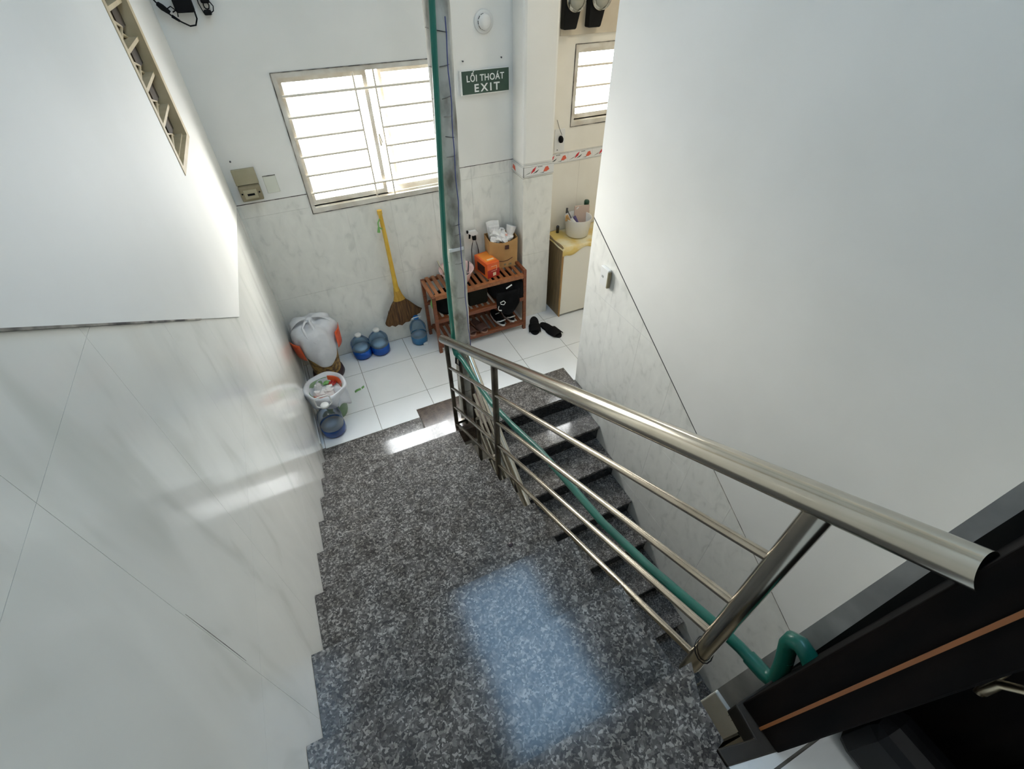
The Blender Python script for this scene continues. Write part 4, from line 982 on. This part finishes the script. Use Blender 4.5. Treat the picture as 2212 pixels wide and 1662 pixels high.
utensil('white_ladle', (2.035, 3.03, ZC+.06), (1.955, 3.06, ZC+.155), .012, 'white_plastic', 'fat white ladle handle lying across the white basin', 'ladle', lambda t, d: MB().lathe([(0, 0), (.02, .01), (.028, .028), (.025, .028), (0, .006)], (0, 0, -.02), 14).obj('bowl', 'white_plastic', t))
utensil('brush', (2.045, 3.05, ZC+.045), (2.005, 3.10, ZC+.150), .013, 'blue_sponge', 'dark violet brush in the middle of the white basin', 'brush', lambda t, d: MB().lathe([(.016, 0), (.020, .03), (0, .035)], (0, 0, -.01), 12).obj('brush_head', 'blue_sponge', t))
cbrd = thing('cutting_board', (2.09, 3.13, ZC+.15), 'pinkish board propped in the back of the white basin', 'board')
MB().box((-.070, -.006, -.105), (.075, .006, .060), Matrix.Rotation(R(6), 4, 'Y') @ Matrix.Rotation(R(-12), 4, 'X')).obj('board', 'pinkish_board', cbrd, bevel=.006); MB().tube([(-.05, .0, .04), (-.03, .0, .055)], .004, 8).obj('hanging_cord', 'white_plastic', cbrd)
cp = thing('sauce_bottle', (2.162, 3.175, ZC), 'slim bottle with a dark green cap behind the white basin', 'bottle')
MB().lathe([(0, 0), (.028, 0), (.030, .01), (.030, .14), (.014, .18), (.012, .20)], n=20).obj('bottle_body', 'clear', cp); MB().lathe([(0, .19), (.021, .19), (.022, .215), (.018, .225), (0, .225)], n=20).obj('cap', 'green_cap', cp); MB().lathe([(0, .004), (.026, .005), (.027, .06), (0, .06)], n=18).obj('liquid', 'beige_plastic', cp)
tag(MB().lathe([(0, 0), (.013, 0), (.013, .05), (.009, .058), (0, .058)], (0, 0, 0), 14).obj('salt_jar', 'metal_dark', loc=(1.905, 3.18, ZC)), 'tiny dark jar at the back left of the cabinet top', 'jar')

# warm kitchen lamp (out of frame, above)
lp = thing('ceiling_lamp', (2.4, 2.3, 3.2), 'warm round lamp above the kitchen', 'lamp')
lmat = bpy.data.materials.new('lamp_glow'); lmat.use_nodes = True; nn = lmat.node_tree.nodes; nn['Principled BSDF'].inputs['Emission Color'].default_value = (1, .88, .68, 1); nn['Principled BSDF'].inputs['Emission Strength'].default_value = 50
M['lamp_glow'] = lmat
MB().lathe([(0, -.02), (.08, -.015), (.11, .0), (.08, .02), (0, .025)], n=24).obj('shade', 'lamp_glow', lp); MB().tube([(0, 0, .02), (0, 0, 1.3)], .004, 6).obj('cord', 'white_plastic', lp)

tb = thing('fill_lamp', (.35, -1.42, 4.05), 'added white tube-shaped fill light on the wall behind the photographer', 'lamp')  # added fill light for the left and far walls, no known lamp there
MB().box((-.32, -.075, -.03), (.32, -.02, .03)).obj('fill_housing', 'white_plastic', tb)
tm = bpy.data.materials.new('fill_glow'); tm.use_nodes = True; q = tm.node_tree.nodes['Principled BSDF']; q.inputs['Emission Color'].default_value = (.95, .98, 1, 1); q.inputs['Emission Strength'].default_value = 90
M['fill_glow'] = tm
MB().tube([(-.30, 0, 0), (.30, 0, 0)], .016, 14).obj('tube', 'fill_glow', tb)

# ------------------------------------------------------------------ third level: pieces carried by a part
SUB = {'lettering': 'sign_panel', 'reading_plate': 'dial_face', 'surface_foam': 'liquid', 'trigger': 'trigger_head', 'nozzle': 'trigger_head',
       'strap_ring': 'bag_body', 'white_trim': 'bag_body', 'zip_puller': 'bag_body', 'lace': 'upper', 'toe_stripe': 'upper',
       'top_stripe': 'top_print', 'front_outline': 'front_print', 'square_label': 'front_print', 'front_plate': 'lower_cover', 'screw': 'lower_cover', 'slot': 'lower_cover',
       'vent_slot': 'sensor_head', 'loop_tag': 'hanging_loop', 'insole': 'sole', 'tie_ear': 'tie_knot', 'tie_loop': 'tie_knot', 'rocker': 'plate', 'square_print': 'bag_body', 'curved_line_print': 'bag_body', 'small_print': 'bag_body', 'handle_knob': 'handle', 'carry_handle': 'cap', 'wire_turn': 'shaft', 'white_strap': 'shaft'}
def base(o): return o.name.split('.')[0]
for root in [o for o in bpy.data.objects if o.parent is None and o.type == 'EMPTY']:
    kids = list(root.children); by = {}
    for k in kids: by.setdefault(base(k), k)
    for k in kids:
        t = by.get(SUB.get(base(k)))
        if t and t is not k: k.parent = t
